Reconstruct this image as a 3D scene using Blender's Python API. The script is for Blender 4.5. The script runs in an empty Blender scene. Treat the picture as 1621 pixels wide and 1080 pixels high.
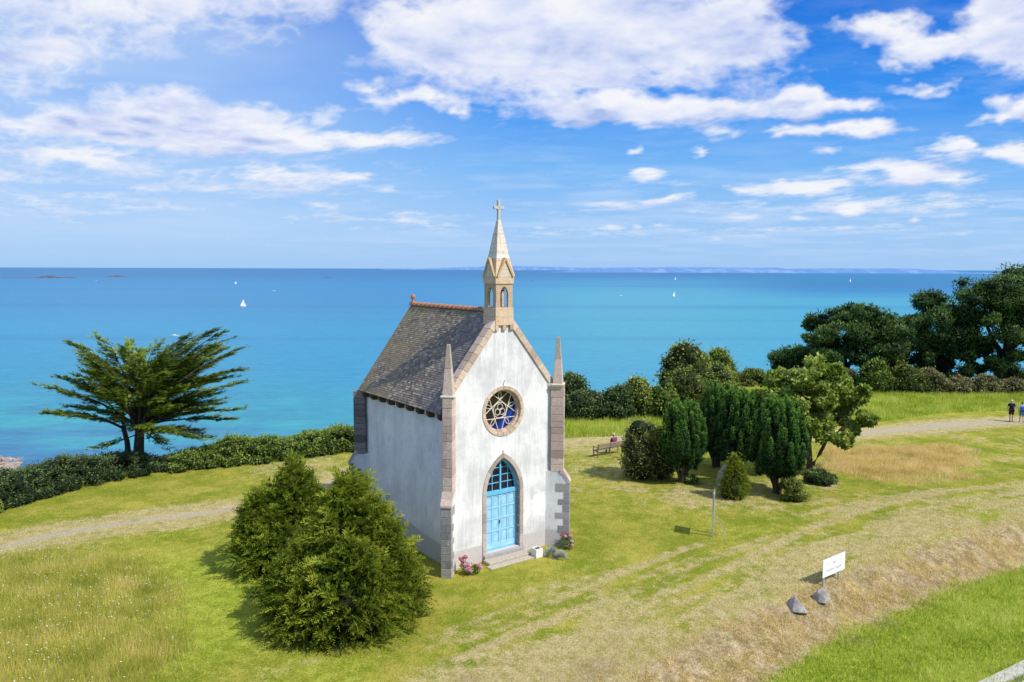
import bpy, bmesh, math, random
import numpy as np
from mathutils import Vector, Matrix, geometry
PI = math.pi
SC = bpy.context.scene
COL = SC.collection

# ------------------------------------------------------------------ camera
H = 12.2; FPX = 1222.6; PITCH = .0938; ROLL = math.atan2(5, 1621)
_c, _s = math.cos(PITCH), math.sin(PITCH)
_R0 = np.array([1, 0, 0.]); _U0 = np.array([0, _s, _c]); CF = np.array([0, _c, -_s])
CR = math.cos(ROLL)*_R0 + math.sin(ROLL)*_U0
CU = math.cos(ROLL)*_U0 - math.sin(ROLL)*_R0
CAMP = np.array([0, 0, H])
def G(px, py, z=0.0):
    d = CF*FPX + CR*(px-810.5) - CU*(py-540)
    t = (z-H)/d[2]
    return CAMP + d*t
def HT(py, D):                       # height of something seen at row py at depth D
    return H - D*math.tan(PITCH+math.atan((py-540)/FPX))
def XW(px, D, z=0.): return (px-810.5)/FPX*(D*_c+(H-z)*_s)
cam_d = bpy.data.cameras.new("camera"); cam = bpy.data.objects.new("camera", cam_d); COL.objects.link(cam)
cam_d.sensor_width = 36; cam_d.lens = FPX/1621*36; cam_d.clip_start = .5; cam_d.clip_end = 200000
M = Matrix(((CR[0], CU[0], -CF[0], 0), (CR[1], CU[1], -CF[1], 0), (CR[2], CU[2], -CF[2], H), (0, 0, 0, 1)))
cam.matrix_world = M
SC.camera = cam

# ------------------------------------------------------------------ light
AZ, EL = math.radians(60), math.radians(48)
SUN = Vector((math.sin(AZ)*math.cos(EL), -math.cos(AZ)*math.cos(EL), math.sin(EL)))
sd = bpy.data.lights.new("sun", 'SUN'); so = bpy.data.objects.new("sun", sd); COL.objects.link(so)
sd.energy = 4.5; sd.angle = math.radians(.53); sd.color = (1, .955, .87)
so.rotation_euler = SUN.to_track_quat('Z', 'Y').to_euler()
so.location = (30, -20, 60)
SC.view_settings.view_transform = 'Standard'; SC.view_settings.look = 'None'; SC.view_settings.exposure = 0
SC.render.engine = 'CYCLES'
try:
    SC.cycles.max_bounces = 6; SC.cycles.diffuse_bounces = 3; SC.cycles.transmission_bounces = 4; SC.cycles.transparent_max_bounces = 6
    SC.cycles.use_denoising = True
except Exception: pass

# ------------------------------------------------------------------ node helpers
class NT:
    def __init__(s, tree): s.t = tree; s.n = tree.nodes; s.l = tree.links
    def new(s, typ, **kw):
        n = s.n.new(typ)
        for k, v in kw.items(): setattr(n, k, v)
        return n
    def put(s, sock, v):
        if hasattr(v, 'is_linked') or isinstance(v, bpy.types.NodeSocket): s.l.new(v, sock)
        elif v is not None:
            if isinstance(v, (tuple, list)) and len(v) == 3 and sock.type == 'RGBA': v = (*v, 1)
            sock.default_value = v
    def math(s, op, a, b=None, c=None, clamp=False):
        n = s.new('ShaderNodeMath', operation=op); n.use_clamp = clamp
        s.put(n.inputs[0], a)
        if b is not None: s.put(n.inputs[1], b)
        if c is not None: s.put(n.inputs[2], c)
        return n.outputs[0]
    def vmath(s, op, a, b=None):
        n = s.new('ShaderNodeVectorMath', operation=op); s.put(n.inputs[0], a)
        if b is not None: s.put(n.inputs[1], b)
        return n.outputs['Value' if op in ('LENGTH', 'DOT_PRODUCT') else 'Vector']
    def noise(s, vec, scale, detail=3, rough=.5, out='Fac', dist=0):
        n = s.new('ShaderNodeTexNoise'); s.put(n.inputs['Vector'], vec); n.inputs['Scale'].default_value = scale
        n.inputs['Detail'].default_value = detail; n.inputs['Roughness'].default_value = rough; n.inputs['Distortion'].default_value = dist
        return n.outputs[out]
    def map(s, v, a, b, c=0., d=1., smooth=True):
        n = s.new('ShaderNodeMapRange'); n.interpolation_type = 'SMOOTHSTEP' if smooth else 'LINEAR'
        s.put(n.inputs[0], v); s.put(n.inputs[1], a); s.put(n.inputs[2], b); s.put(n.inputs[3], c); s.put(n.inputs[4], d)
        return n.outputs[0]
    def mix(s, f, a, b, blend='MIX'):
        n = s.new('ShaderNodeMix', data_type='RGBA', blend_type=blend); n.clamp_factor = True
        s.put(n.inputs['Factor'], f); s.put(n.inputs['A'], a); s.put(n.inputs['B'], b)
        return n.outputs['Result']
    def ramp(s, f, stops):
        n = s.new('ShaderNodeValToRGB'); s.put(n.inputs[0], f); e = n.color_ramp.elements
        while len(e) < len(stops): e.new(.5)
        for q, (p, c) in zip(e, stops): q.position = p; q.color = (*c, 1) if len(c) == 3 else c
        return n.outputs[0]
    def scale(s, vec, sx, sy, sz):
        return s.vmath('MULTIPLY', vec, (sx, sy, sz))
    def sep(s, vec):
        n = s.new('ShaderNodeSeparateXYZ'); s.put(n.inputs[0], vec); return n.outputs
    def comb(s, x, y, z):
        n = s.new('ShaderNodeCombineXYZ'); s.put(n.inputs[0], x); s.put(n.inputs[1], y); s.put(n.inputs[2], z); return n.outputs[0]
    def bump(s, h, strength=.5, dist=.02, normal=None):
        n = s.new('ShaderNodeBump'); s.put(n.inputs['Height'], h); n.inputs['Strength'].default_value = strength
        n.inputs['Distance'].default_value = dist
        if normal is not None: s.put(n.inputs['Normal'], normal)
        return n.outputs[0]
def mat(name):
    m = bpy.data.materials.new(name); m.use_nodes = True
    t = NT(m.node_tree); t.n.clear()
    out = t.new('ShaderNodeOutputMaterial'); p = t.new('ShaderNodeBsdfPrincipled')
    t.l.new(p.outputs[0], out.inputs[0]); p.inputs['Specular IOR Level'].default_value = .3
    t.p = p; t.out = out; t.m = m
    t.obj = t.new('ShaderNodeTexCoord').outputs['Object']
    t.pos = t.new('ShaderNodeNewGeometry').outputs['Position']
    return t
def s2l(r, g, b):
    f = lambda c: (c/255/12.92 if c/255 <= .04045 else ((c/255+.055)/1.055)**2.4)
    return (f(r), f(g), f(b))
def plain(name, col, rough=.7, var=.15, scale=8, spec=.3, metal=0, bump=0.0):
    t = mat(name)
    n = t.noise(t.obj, scale, 4, .6)
    c = t.mix(t.map(n, .3, .7), tuple(x*(1-var) for x in col), tuple(min(1, x*(1+var)) for x in col))
    t.put(t.p.inputs['Base Color'], c); t.p.inputs['Roughness'].default_value = rough
    t.p.inputs['Specular IOR Level'].default_value = spec; t.p.inputs['Metallic'].default_value = metal
    if bump: t.put(t.p.inputs['Normal'], t.bump(t.noise(t.obj, scale*4, 4), .6, bump))
    return t.m

# ------------------------------------------------------------------ mesh helpers
def link(name, me, m=None, parent=None):
    o = bpy.data.objects.new(name, me); COL.objects.link(o)
    if m: me.materials.append(m)
    if parent: o.parent = parent
    return o
def empty(name, loc=(0, 0, 0), rz=0, parent=None):
    o = bpy.data.objects.new(name, None); COL.objects.link(o); o.location = loc; o.rotation_euler = (0, 0, rz)
    o.empty_display_size = .3
    if parent: o.parent = parent
    return o
def tag(o, label=None, cat=None, group=None, kind=None):
    if label: o['label'] = label
    if cat: o['category'] = cat
    if group: o['group'] = group
    if kind: o['kind'] = kind
    return o
class MB:
    def __init__(s): s.v = []; s.f = []
    def add(s, vs, fs):
        k = len(s.v); s.v += [tuple(v) for v in vs]; s.f += [tuple(i+k for i in f) for f in fs]; return s
    def box(s, x0, x1, y0, y1, z0, z1, T=None):
        vs = [(x, y, z) for z in (z0, z1) for y in (y0, y1) for x in (x0, x1)]
        if T is not None: vs = [T @ Vector(v) for v in vs]
        return s.add(vs, [(0, 2, 3, 1), (4, 5, 7, 6), (0, 1, 5, 4), (2, 6, 7, 3), (0, 4, 6, 2), (1, 3, 7, 5)])
    def prism(s, poly, lo, hi, axis='y', T=None):
        # poly: list of 2-D points; extruded along axis; supports convex or simple polygons
        n = len(poly)
        def mk(a, b, c):
            return {'y': (a, c, b), 'x': (c, a, b), 'z': (a, b, c)}[axis]
        vs = [mk(a, b, lo) for a, b in poly]+[mk(a, b, hi) for a, b in poly]
        if T is not None: vs = [T @ Vector(v) for v in vs]
        fs = [tuple(range(n)), tuple(range(2*n-1, n-1, -1))]+[(i, i+n, (i+1) % n+n, (i+1) % n) for i in range(n)]
        return s.add(vs, fs)
    def plate(s, outer, holes, lo, hi, T=None):
        # xz polygon with holes, thick along y
        loops = [outer]+holes; flat = [p for l in loops for p in l]; n = len(flat)
        tri = geometry.tessellate_polygon([[Vector((a, b, 0)) for a, b in l] for l in loops])
        vs = [(a, lo, b) for a, b in flat]+[(a, hi, b) for a, b in flat]
        if T is not None: vs = [T @ Vector(v) for v in vs]
        fs = [tuple(t) for t in tri]+[tuple(i+n for i in reversed(t)) for t in tri]
        k = 0
        for l in loops:
            m = len(l)
            for i in range(m): fs.append((k+i, k+(i+1) % m, k+(i+1) % m+n, k+i+n))
            k += m
        return s.add(vs, fs)
    def tube(s, pts, rad, n=8, cap=True):
        pts = [Vector(p) for p in pts]; rings = []
        if not hasattr(rad, '__len__'): rad = [rad]*len(pts)
        vs = []
        up = Vector((0, 0, 1))
        for i, p in enumerate(pts):
            d = (pts[min(i+1, len(pts)-1)]-pts[max(i-1, 0)])
            d = d.normalized() if d.length > 1e-9 else Vector((0, 0, 1))
            a = d.cross(up if abs(d.z) < .9 else Vector((1, 0, 0))).normalized(); b = d.cross(a)
            for k in range(n):
                t = 2*PI*k/n; vs.append(p+(a*math.cos(t)+b*math.sin(t))*rad[i])
        fs = [(i*n+k, i*n+(k+1) % n, (i+1)*n+(k+1) % n, (i+1)*n+k) for i in range(len(pts)-1) for k in range(n)]
        if cap: fs += [tuple(range(n-1, -1, -1)), tuple(range((len(pts)-1)*n, len(pts)*n))]
        return s.add(vs, fs)
    def lathe(s, prof, cx=0, cy=0, n=16, T=None):
        vs = []
        for r, z in prof:
            for k in range(n): vs.append((cx+r*math.cos(2*PI*k/n), cy+r*math.sin(2*PI*k/n), z))
        if T is not None: vs = [T @ Vector(v) for v in vs]
        fs = [(i*n+k, i*n+(k+1) % n, (i+1)*n+(k+1) % n, (i+1)*n+k) for i in range(len(prof)-1) for k in range(n)]
        fs += [tuple(range(n-1, -1, -1)), tuple(range((len(prof)-1)*n, len(prof)*n))]
        return s.add(vs, fs)
    def build(s, name, m, parent=None, bevel=0, smooth=False, fix=True):
        me = bpy.data.meshes.new(name); me.from_pydata(s.v, [], s.f); me.update()
        if fix:
            bm = bmesh.new(); bm.from_mesh(me); bmesh.ops.recalc_face_normals(bm, faces=bm.faces); bm.to_mesh(me); bm.free()
        if smooth:
            for p in me.polygons: p.use_smooth = True
        o = link(name, me, m, parent)
        if bevel:
            b = o.modifiers.new('bevel', 'BEVEL'); b.width = bevel; b.segments = 1; b.limit_method = 'ANGLE'; b.angle_limit = math.radians(40)
        return o

def nmesh(name, V, n_per, m, parent=None, tint=None, smooth=False):
    """V: (N, n_per, 3) independent faces; tint: (N,)"""
    V = np.asarray(V, dtype=np.float32); N = len(V)
    me = bpy.data.meshes.new(name)
    me.vertices.add(N*n_per); me.vertices.foreach_set('co', V.reshape(-1))
    me.loops.add(N*n_per); me.loops.foreach_set('vertex_index', np.arange(N*n_per, dtype=np.int32))
    me.polygons.add(N); me.polygons.foreach_set('loop_start', np.arange(0, N*n_per, n_per, dtype=np.int32))
    me.update(calc_edges=True)
    if tint is not None:
        a = me.attributes.new('tint', 'FLOAT', 'FACE'); a.data.foreach_set('value', np.asarray(tint, dtype=np.float32))
    return link(name, me, m, parent)

# ------------------------------------------------------------------ foliage generators (numpy)
def unit(v): return v/np.maximum(np.linalg.norm(v, axis=-1, keepdims=True), 1e-9)
def leaf_quads(C, A, Nn, L, W):
    """diamond leaves: base C, axis A, normal hint Nn, length L, width W"""
    A = unit(A); S = unit(np.cross(A, Nn)); L = np.asarray(L)[..., None]; W = np.asarray(W)[..., None]
    return np.stack([C, C+A*L*.45+S*W*.5, C+A*L, C+A*L*.45-S*W*.5], axis=-2)
def clump_leaves(rng, centers, radii, n, size, up=.3, shell=.55, wr=.6, tint0=None):
    """centers (K,3), radii (K,3); n leaves each; returns quads, tint"""
    K = len(centers)
    d = unit(rng.normal(size=(K, n, 3))); r = shell+(1-shell)*rng.random((K, n, 1))**.6; r = r*(1+.28*rng.random((K, n, 1))**3)
    C = centers[:, None]+d*r*radii[:, None]
    A = unit(d*.6+rng.normal(size=(K, n, 3))*.7+np.array([0, 0, up]))
    Nn = unit(d+rng.normal(size=(K, n, 3))*.5)
    Lf = size*(.6+.8*rng.random((K, n)))
    Q = leaf_quads(C, A, Nn, Lf, Lf*wr)
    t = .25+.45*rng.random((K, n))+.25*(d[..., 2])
    if tint0 is not None: t = t+tint0[:, None]
    return Q.reshape(-1, 4, 3), np.clip(t, 0.02, 1).reshape(-1)
def sprays(rng, B, D, L, k=20, leaf=.32, w=.22, droop=.25, spread=.75, flat=.7):
    """feathery fronds: base B (N,3), direction D, length L (N,)"""
    N = len(B); D = unit(D); t = np.linspace(.08, 1, k)[None, :, None]
    ref = unit(rng.normal(size=(N, 3))*(1-flat)+np.array([0, 0, 1.])*flat)
    side = unit(np.cross(D, ref)); nrm = unit(np.cross(side, D))
    L3 = L[:, None, None]
    P = B[:, None]+D[:, None]*t*L3-np.array([0, 0, 1.])*(droop*t*t*L3)+side[:, None]*(rng.normal(size=(N, 1, 1))*.12*t*t*L3)
    sg = np.where(np.arange(k) % 2 == 0, 1., -1.)[None, :, None]
    A = D[:, None]*.8+side[:, None]*sg*spread+rng.normal(size=(N, k, 3))*.18-np.array([0, 0, 1.])*droop*t
    ll = (leaf*L[:, None]*(1.15-.75*t[..., 0])*(.8+.4*rng.random((N, k))))
    Q = leaf_quads(P, A, nrm[:, None]+rng.normal(size=(N, k, 3))*.25, ll, ll*w)
    base = rng.random((N, 1))
    tt = np.clip(.12+.3*base+.55*t[..., 0]+.15*rng.random((N, k)), .02, 1)
    return Q.reshape(-1, 4, 3), tt.reshape(-1)
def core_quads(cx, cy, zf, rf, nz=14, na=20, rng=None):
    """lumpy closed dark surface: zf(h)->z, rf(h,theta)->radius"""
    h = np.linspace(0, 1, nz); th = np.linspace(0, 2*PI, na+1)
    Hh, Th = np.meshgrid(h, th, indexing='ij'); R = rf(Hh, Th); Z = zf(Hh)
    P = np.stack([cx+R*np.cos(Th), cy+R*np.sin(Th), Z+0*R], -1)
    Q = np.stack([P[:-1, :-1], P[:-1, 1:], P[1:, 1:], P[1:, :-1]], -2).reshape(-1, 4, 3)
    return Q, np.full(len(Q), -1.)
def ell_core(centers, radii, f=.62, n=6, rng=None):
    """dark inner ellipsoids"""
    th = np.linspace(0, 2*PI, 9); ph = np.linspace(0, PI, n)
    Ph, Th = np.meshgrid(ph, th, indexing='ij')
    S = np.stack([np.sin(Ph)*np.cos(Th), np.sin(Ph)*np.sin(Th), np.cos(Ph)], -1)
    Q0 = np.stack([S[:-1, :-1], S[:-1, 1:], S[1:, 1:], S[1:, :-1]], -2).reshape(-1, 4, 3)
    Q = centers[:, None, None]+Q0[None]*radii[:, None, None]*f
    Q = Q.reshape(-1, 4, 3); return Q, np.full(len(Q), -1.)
def cat(*ps):
    return np.concatenate([p[0] for p in ps]), np.concatenate([p[1] for p in ps])

def foliage_mat(name, dark, mid, light, transl=.25, vscale=.9):
    t = mat(name)
    at = t.new('ShaderNodeAttribute'); at.attribute_name = 'tint'; f = at.outputs['Fac']
    n = t.noise(t.pos, vscale, 2)
    f2 = t.math('ADD', f, t.math('MULTIPLY', t.math('SUBTRACT', n, .5), .7))
    c = t.ramp(f2, [(0, dark), (.45, mid), (1, light)])
    c = t.mix(t.math('LESS_THAN', f, -.5), c, tuple(x*.55 for x in dark))  # darker green for inner cores, added to stop light passing through foliage
    t.put(t.p.inputs['Base Color'], c); t.p.inputs['Roughness'].default_value = .65; t.p.inputs['Specular IOR Level'].default_value = .18
    tr = t.new('ShaderNodeBsdfTranslucent'); t.put(tr.inputs[0], c)
    mx = t.new('ShaderNodeMixShader'); mx.inputs[0].default_value = transl
    t.l.new(t.p.outputs[0], mx.inputs[1]); t.l.new(tr.outputs[0], mx.inputs[2]); t.l.new(mx.outputs[0], t.out.inputs[0])
    return t.m
F = {
 'conifer': foliage_mat('conifer_foliage', (.016, .028, .004), (.11, .16, .013), (.38, .42, .04), .28, .8),
 'conifer2': foliage_mat('dark_conifer_foliage', (.014, .028, .004), (.10, .155, .014), (.34, .40, .035), .3, .8),
 'irish': foliage_mat('irish_yew_foliage', (.011, .034, .010), (.055, .145, .026), (.20, .38, .055), .18, 1.2),
 'smallyew': foliage_mat('small_yew_foliage', (.03, .05, .006), (.16, .22, .02), (.42, .46, .04), .3, 1.2),
 'cypress': foliage_mat('cypress_foliage', (.025, .052, .009), (.13, .20, .026), (.38, .46, .06), .25, .5),
 'pine': foliage_mat('pine_foliage', (.012, .032, .012), (.055, .12, .03), (.22, .33, .07), .18, .25),
 'syc': foliage_mat('sycamore_foliage', (.06, .10, .012), (.22, .32, .04), (.60, .64, .17), .35, .6),
 'broom': foliage_mat('broom_foliage', (.03, .05, .012), (.17, .20, .06), (.42, .42, .15), .25, .8),
 'darkhedge': foliage_mat('dark_hedge_foliage', (.018, .038, .013), (.08, .13, .04), (.26, .33, .11), .22, .6),
 'hedge': foliage_mat('hedge_foliage', (.03, .055, .010), (.14, .22, .03), (.40, .50, .10), .25, .5),
 'olive': foliage_mat('olive_foliage', (.032, .055, .014), (.155, .205, .036), (.44, .48, .11), .28, .5),
 'lightgreen': foliage_mat('light_shrub_foliage', (.05, .08, .014), (.26, .33, .06), (.54, .60, .17), .3, .7),
 'brown': foliage_mat('brown_shrub_foliage', (.045, .05, .018), (.21, .20, .075), (.48, .44, .20), .2, .7),
 'grey': foliage_mat('silver_foliage', (.12, .15, .12), (.34, .38, .32), (.6, .64, .58), .2, 3),
 'flowerleaf': foliage_mat('flower_leaves', (.03, .06, .01), (.12, .2, .03), (.25, .35, .08), .25, 3),
}
tb = mat('bark'); n_ = tb.noise(tb.scale(tb.obj, 6, 6, 1.2), 3, 6, .65)
tb.put(tb.p.inputs['Base Color'], tb.ramp(n_, [(.3, (.035, .025, .018)), (.6, (.11, .085, .06)), (.8, (.2, .17, .13))]))
tb.p.inputs['Roughness'].default_value = .9; tb.put(tb.p.inputs['Normal'], tb.bump(n_, .8, .05)); BARK = tb.m
BARKDARK = plain('dark_bark', (.03, .022, .016), .9, .4, 6, bump=.02)

# ------------------------------------------------------------------ world: sky with clouds
def make_world():
    w = bpy.data.worlds.new("World"); SC.world = w; w.use_nodes = True
    t = NT(w.node_tree); t.n.clear()
    out = t.new('ShaderNodeOutputWorld'); bg = t.new('ShaderNodeBackground'); t.l.new(bg.outputs[0], out.inputs[0])
    sky = t.new('ShaderNodeTexSky'); sky.sky_type = 'NISHITA'; sky.sun_disc = False
    sky.sun_elevation = EL; sky.sun_rotation = math.radians(120); sky.air_density = 1.0; sky.dust_density = .6; sky.ozone_density = 2.0
    d = t.new('ShaderNodeTexCoord').outputs['Generated']
    X, Y, Z = t.sep(d)
    ay = t.math('MAXIMUM', t.math('ABSOLUTE', Y), .12)
    px = t.math('DIVIDE', X, ay); pz = t.math('MAXIMUM', t.math('DIVIDE', Z, ay), 0.0)
    # grading: deeper azure high up, pale near the horizon
    elev = t.map(pz, 0, .36, 0, 1, False)
    tgt = t.ramp(elev, [(0, s2l(164, 208, 255)), (.12, s2l(162, 207, 255)), (.35, s2l(120, 188, 255)), (.6, s2l(48, 150, 250)), (1, s2l(0, 110, 226))])
    lp = sky.outputs[0]
    base = t.mix(.90, t.vmath('MULTIPLY', lp, (1.0, 1.0, 1.0)), t.vmath('MULTIPLY', tgt, (9.2, 9.2, 9.2)))
    base = t.mix(t.map(pz, .42, 1.1, 0, .75), base, (5.6, 6.4, 7.6))  # whitish sky above the view, added to brighten the ambient light
    t.l.new(base, bg.inputs[0]); bg.inputs[1].default_value = .105
make_world()

def cloud_layer():
    """high cloud sheet far out over the sea: a section of a sphere, colour and cover per vertex"""
    az = np.radians(np.arange(-44, 44.01, .062)); el = np.radians(np.concatenate([np.arange(-.02, 24, .058), np.arange(24, 40, .5)]))
    A, E_ = np.meshgrid(az, el)
    PX = np.tan(A); PZ = np.tan(E_)/np.cos(A)
    def vn(x, y, seed):
        r = np.random.default_rng(seed); tab = r.random((256, 256)); xi = np.floor(x).astype(int); yi = np.floor(y).astype(int); fx = x-xi; fy = y-yi
        fx = fx*fx*fx*(fx*(fx*6-15)+10); fy = fy*fy*fy*(fy*(fy*6-15)+10); g = lambda i, j: tab[(xi+i) % 256, (yi+j) % 256]
        return (g(0, 0)*(1-fx)+g(1, 0)*fx)*(1-fy)+(g(0, 1)*(1-fx)+g(1, 1)*fx)*fy
    def fb(x, y, seed, n=6, ga=.52):
        s_ = 0; w = 1; tw = 0; c, s2 = math.cos(.6), math.sin(.6)
        for i in range(n):
            s_ = s_+w*vn(x, y, seed+i); tw += w; w *= ga; x, y = (x*c-y*s2)*2.03+5.1, (x*s2+y*c)*2.03+2.7
        return s_/tw
    EL_ = [(60,20,300,50,.62),(380,0,190,52,1.0),(120,95,175,42,.72),(30,120,120,40,.6),(270,190,120,38,1.05),(390,205,120,30,.95),(330,228,150,26,.9),(120,205,130,30,.75),(480,232,90,22,.8),(590,225,105,17,.9),(60,215,90,25,.55),(520,190,40,22,.6),
         (110,255,150,24,.75),(250,275,330,36,.50),(480,300,220,26,.50),(100,330,230,22,.42),(640,352,160,14,.4),(1180,330,300,20,.38),(1480,322,200,22,.45),(1000,300,160,22,.3),(1300,362,280,10,.42),(900,372,200,9,.35),(440,284,70,12,.78),(560,286,52,10,.8),(230,300,50,8,.6),(30,285,60,14,.5),(250,60,250,40,.45),(510,330,50,9,.45),(640,340,35,5,.5),(50,150,120,25,.5),
         (700,75,110,55,1.15),(820,60,190,70,1.3),(1000,80,210,62,1.25),(1150,60,110,80,1.0),(960,10,230,40,.95),(860,110,230,40,1.1),(630,45,45,30,.8),(670,165,90,16,.8),(735,180,32,14,.85),(590,150,45,12,.6),
         (960,178,180,26,1.15),(1090,178,140,20,1.0),(1250,172,55,24,1.1),(1330,178,60,14,1.0),(860,150,120,30,.8),(1130,218,45,15,.75),(1160,205,25,10,.5),(1370,60,75,22,1.05),(1440,85,80,26,1.1),(1560,60,80,62,1.25),(1610,25,80,60,1.0),(1590,100,60,32,.9),
         (1410,118,30,13,.75),(1450,148,60,11,.85),(1600,180,55,22,1.05),(1555,198,40,8,.7),(1250,216,60,12,.95),(1340,214,65,12,1.05),(1300,243,35,9,.75),(1500,240,55,17,1.15),(1590,243,60,16,1.05),(1440,275,80,16,1.0),(1480,283,60,10,.8),(1330,278,70,12,.7),(1250,297,90,14,1.0),
         (1170,300,40,8,.6),(1500,308,80,7,.5),(1340,332,28,10,1.0),(1400,318,120,14,.4),(975,326,50,8,.55),(1050,318,50,7,.85),(930,334,60,6,.55),(993,242,16,7,.8),(1095,243,25,7,.7),(1014,280,28,7,.7),(862,276,20,6,.4),
         (1255,342,28,6,.65),(1175,348,25,5,.65),(965,362,22,5,.7),(1050,359,30,4,.6),(1330,361,28,5,.7),(1440,344,12,6,.7),(1540,325,60,6,.45),(1130,378,10,4,.6),(1180,372,60,4,.4),(855,360,10,5,.45),(1010,360,10,4,.6),(1090,340,20,4,.5)]
    U = PX*FPX+810.5; V = 425.5-PZ*FPX
    wx = (fb(U/60, V/38, 3, 4)-.5); wy = (fb(U/60+40, V/38+9, 8, 4)-.5)
    Vs = np.clip(425-V, 1, None)
    sc_ = np.clip(Vs/180, .22, 1.3)
    def field(du, dv):
        u = U+wx*52*sc_+du; v = V+wy*30*sc_+dv; tot = np.zeros_like(U)
        for (cx, cy, rx, ry, w) in EL_:
            r = np.hypot((u-cx)/(rx*1.22), (v-cy)/(ry*1.28)); m = w*np.clip(1.15-r, 0, 1)**.85
            tot = np.maximum(tot, m)+np.minimum(tot, m)*.25
        return tot
    k = 1/(Vs/FPX+.10)
    nx, ny = PX*k*3.6, k*4.2
    n1 = fb(nx, ny, 20, 7, .50); n2 = fb(nx*2.2+7, ny*1.9, 40, 5, .5)
    bil = 1-np.abs(fb(U/34/sc_**.5, V/20/sc_**.5, 60, 5, .55)*2-1)            # billows
    F0 = field(0, 0); D0 = F0*1.15+(n1-.5)*.95+(n2-.5)*.34+(bil-.75)*.42-.28
    Fu = field(0, -16); 
    lowc = np.clip(Vs/170, 0, 1); D0 = D0+(1-lowc)*.03+(1-lowc)*(fb(U/22, V/7, 130, 5, .6)-.5)*.9; a = np.clip(D0/(.80+.2*(1-lowc)), 0, 1); a = a*a*(3-2*a); a = np.clip(a**.9, 0, 1)*(.86+.11*lowc)
    # light: tops bright, bases lavender
    rel = np.clip((F0-Fu)*1.4, -1, 1)                # >0 towards the top edge
    thick = np.clip(D0, 0, 1.4)
    n3 = fb(U/150+3, V/62+1, 301, 4, .5); sh = np.clip(.30+(n3-.5)*1.1+.40*(thick-.5)-.60*rel+(n2-.5)*.9+(.8-bil)*.35, 0, 1)
    # dark wispy bases of the biggest masses
    stops = np.array([0, .35, .7, 1.]); cols = np.array([s2l(250, 251, 255), s2l(233, 238, 255), s2l(208, 219, 250), s2l(176, 194, 240)])
    C = np.stack([np.interp(sh, stops, cols[:, i]) for i in range(3)], -1)
    # thin veil with ripples, strongest on the left
    vl = np.clip((620-U)/560, 0, 1)*.75+.16; rip = fb(nx*1.5+3, ny*2.4+3, 90, 7, .62); vb = fb(nx*.5+11, ny*.6, 95, 4)
    va = np.clip((rip-.40)*3.2, 0, 1)*np.clip((vb-.25)*3, 0, 1)*vl*np.clip(Vs/60, 0, 1)
    va = np.maximum(va, (.45+.35*vb)*np.clip((820-U)/500, 0, 1)*np.clip(Vs/60, 0, 1)); lb = fb(PX*k*1.6+31, k*3.1, 410, 6, .55); va = np.maximum(va, np.clip((lb-.42)*4, 0, 1)*.5*np.clip(1.6-Vs/150, 0, 1)*np.clip(Vs/40, 0, 1))
    CV = np.array(s2l(196, 222, 255)); al = 1-(1-a)*(1-va)
    C = (C*a[..., None]+CV*(va*(1-a))[..., None])/np.maximum(al, 1e-4)[..., None]
    hz = np.clip(1-Vs/70, 0, 1)[..., None]; C = C*(1-hz*.55)+np.array(s2l(190, 216, 255))*hz*.55
    al = al*np.clip((44-np.abs(np.degrees(A)))/6, 0, 1)*np.clip((40-np.degrees(E_))/12, 0, 1)*np.clip(Vs/10-.3, 0, 1)
    Rr = 85000.; X = Rr*np.cos(E_)*np.sin(A); Y = Rr*np.cos(E_)*np.cos(A); Z = Rr*np.sin(E_)+H
    n, m = X.shape; i = np.arange(n*m).reshape(n, m); Fq = np.stack([i[:-1, :-1], i[1:, :-1], i[1:, 1:], i[:-1, 1:]], -1).reshape(-1)
    me = bpy.data.meshes.new('sky'); me.vertices.add(n*m); me.vertices.foreach_set('co', np.stack([X, Y, Z], -1).astype(np.float32).reshape(-1))
    me.loops.add(len(Fq)); me.loops.foreach_set('vertex_index', Fq.astype(np.int32)); me.polygons.add(len(Fq)//4)
    me.polygons.foreach_set('loop_start', np.arange(0, len(Fq), 4, dtype=np.int32)); me.update(calc_edges=True)
    at = me.attributes.new('cloud', 'FLOAT_COLOR', 'POINT'); at.data.foreach_set('color', np.concatenate([C, al[..., None]], -1).astype(np.float32).reshape(-1))
    t = mat('cloud_layer'); t.n.remove(t.p); q = t.new('ShaderNodeAttribute'); q.attribute_name = 'cloud'
    em = t.new('ShaderNodeEmission'); t.l.new(q.outputs['Color'], em.inputs[0]); em.inputs[1].default_value = .97
    tr = t.new('ShaderNodeBsdfTransparent'); mx = t.new('ShaderNodeMixShader'); t.l.new(q.outputs['Alpha'], mx.inputs[0])
    t.l.new(tr.outputs[0], mx.inputs[1]); t.l.new(em.outputs[0], mx.inputs[2]); t.l.new(mx.outputs[0], t.out.inputs[0])
    try: t.m.cycles.emission_sampling = 'NONE'
    except Exception: pass
    me.materials.append(t.m); o = bpy.data.objects.new('sky', me); COL.objects.link(o); tag(o, 'banks of white cumulus cloud over the sea', 'clouds', kind='structure')
cloud_layer()

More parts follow.
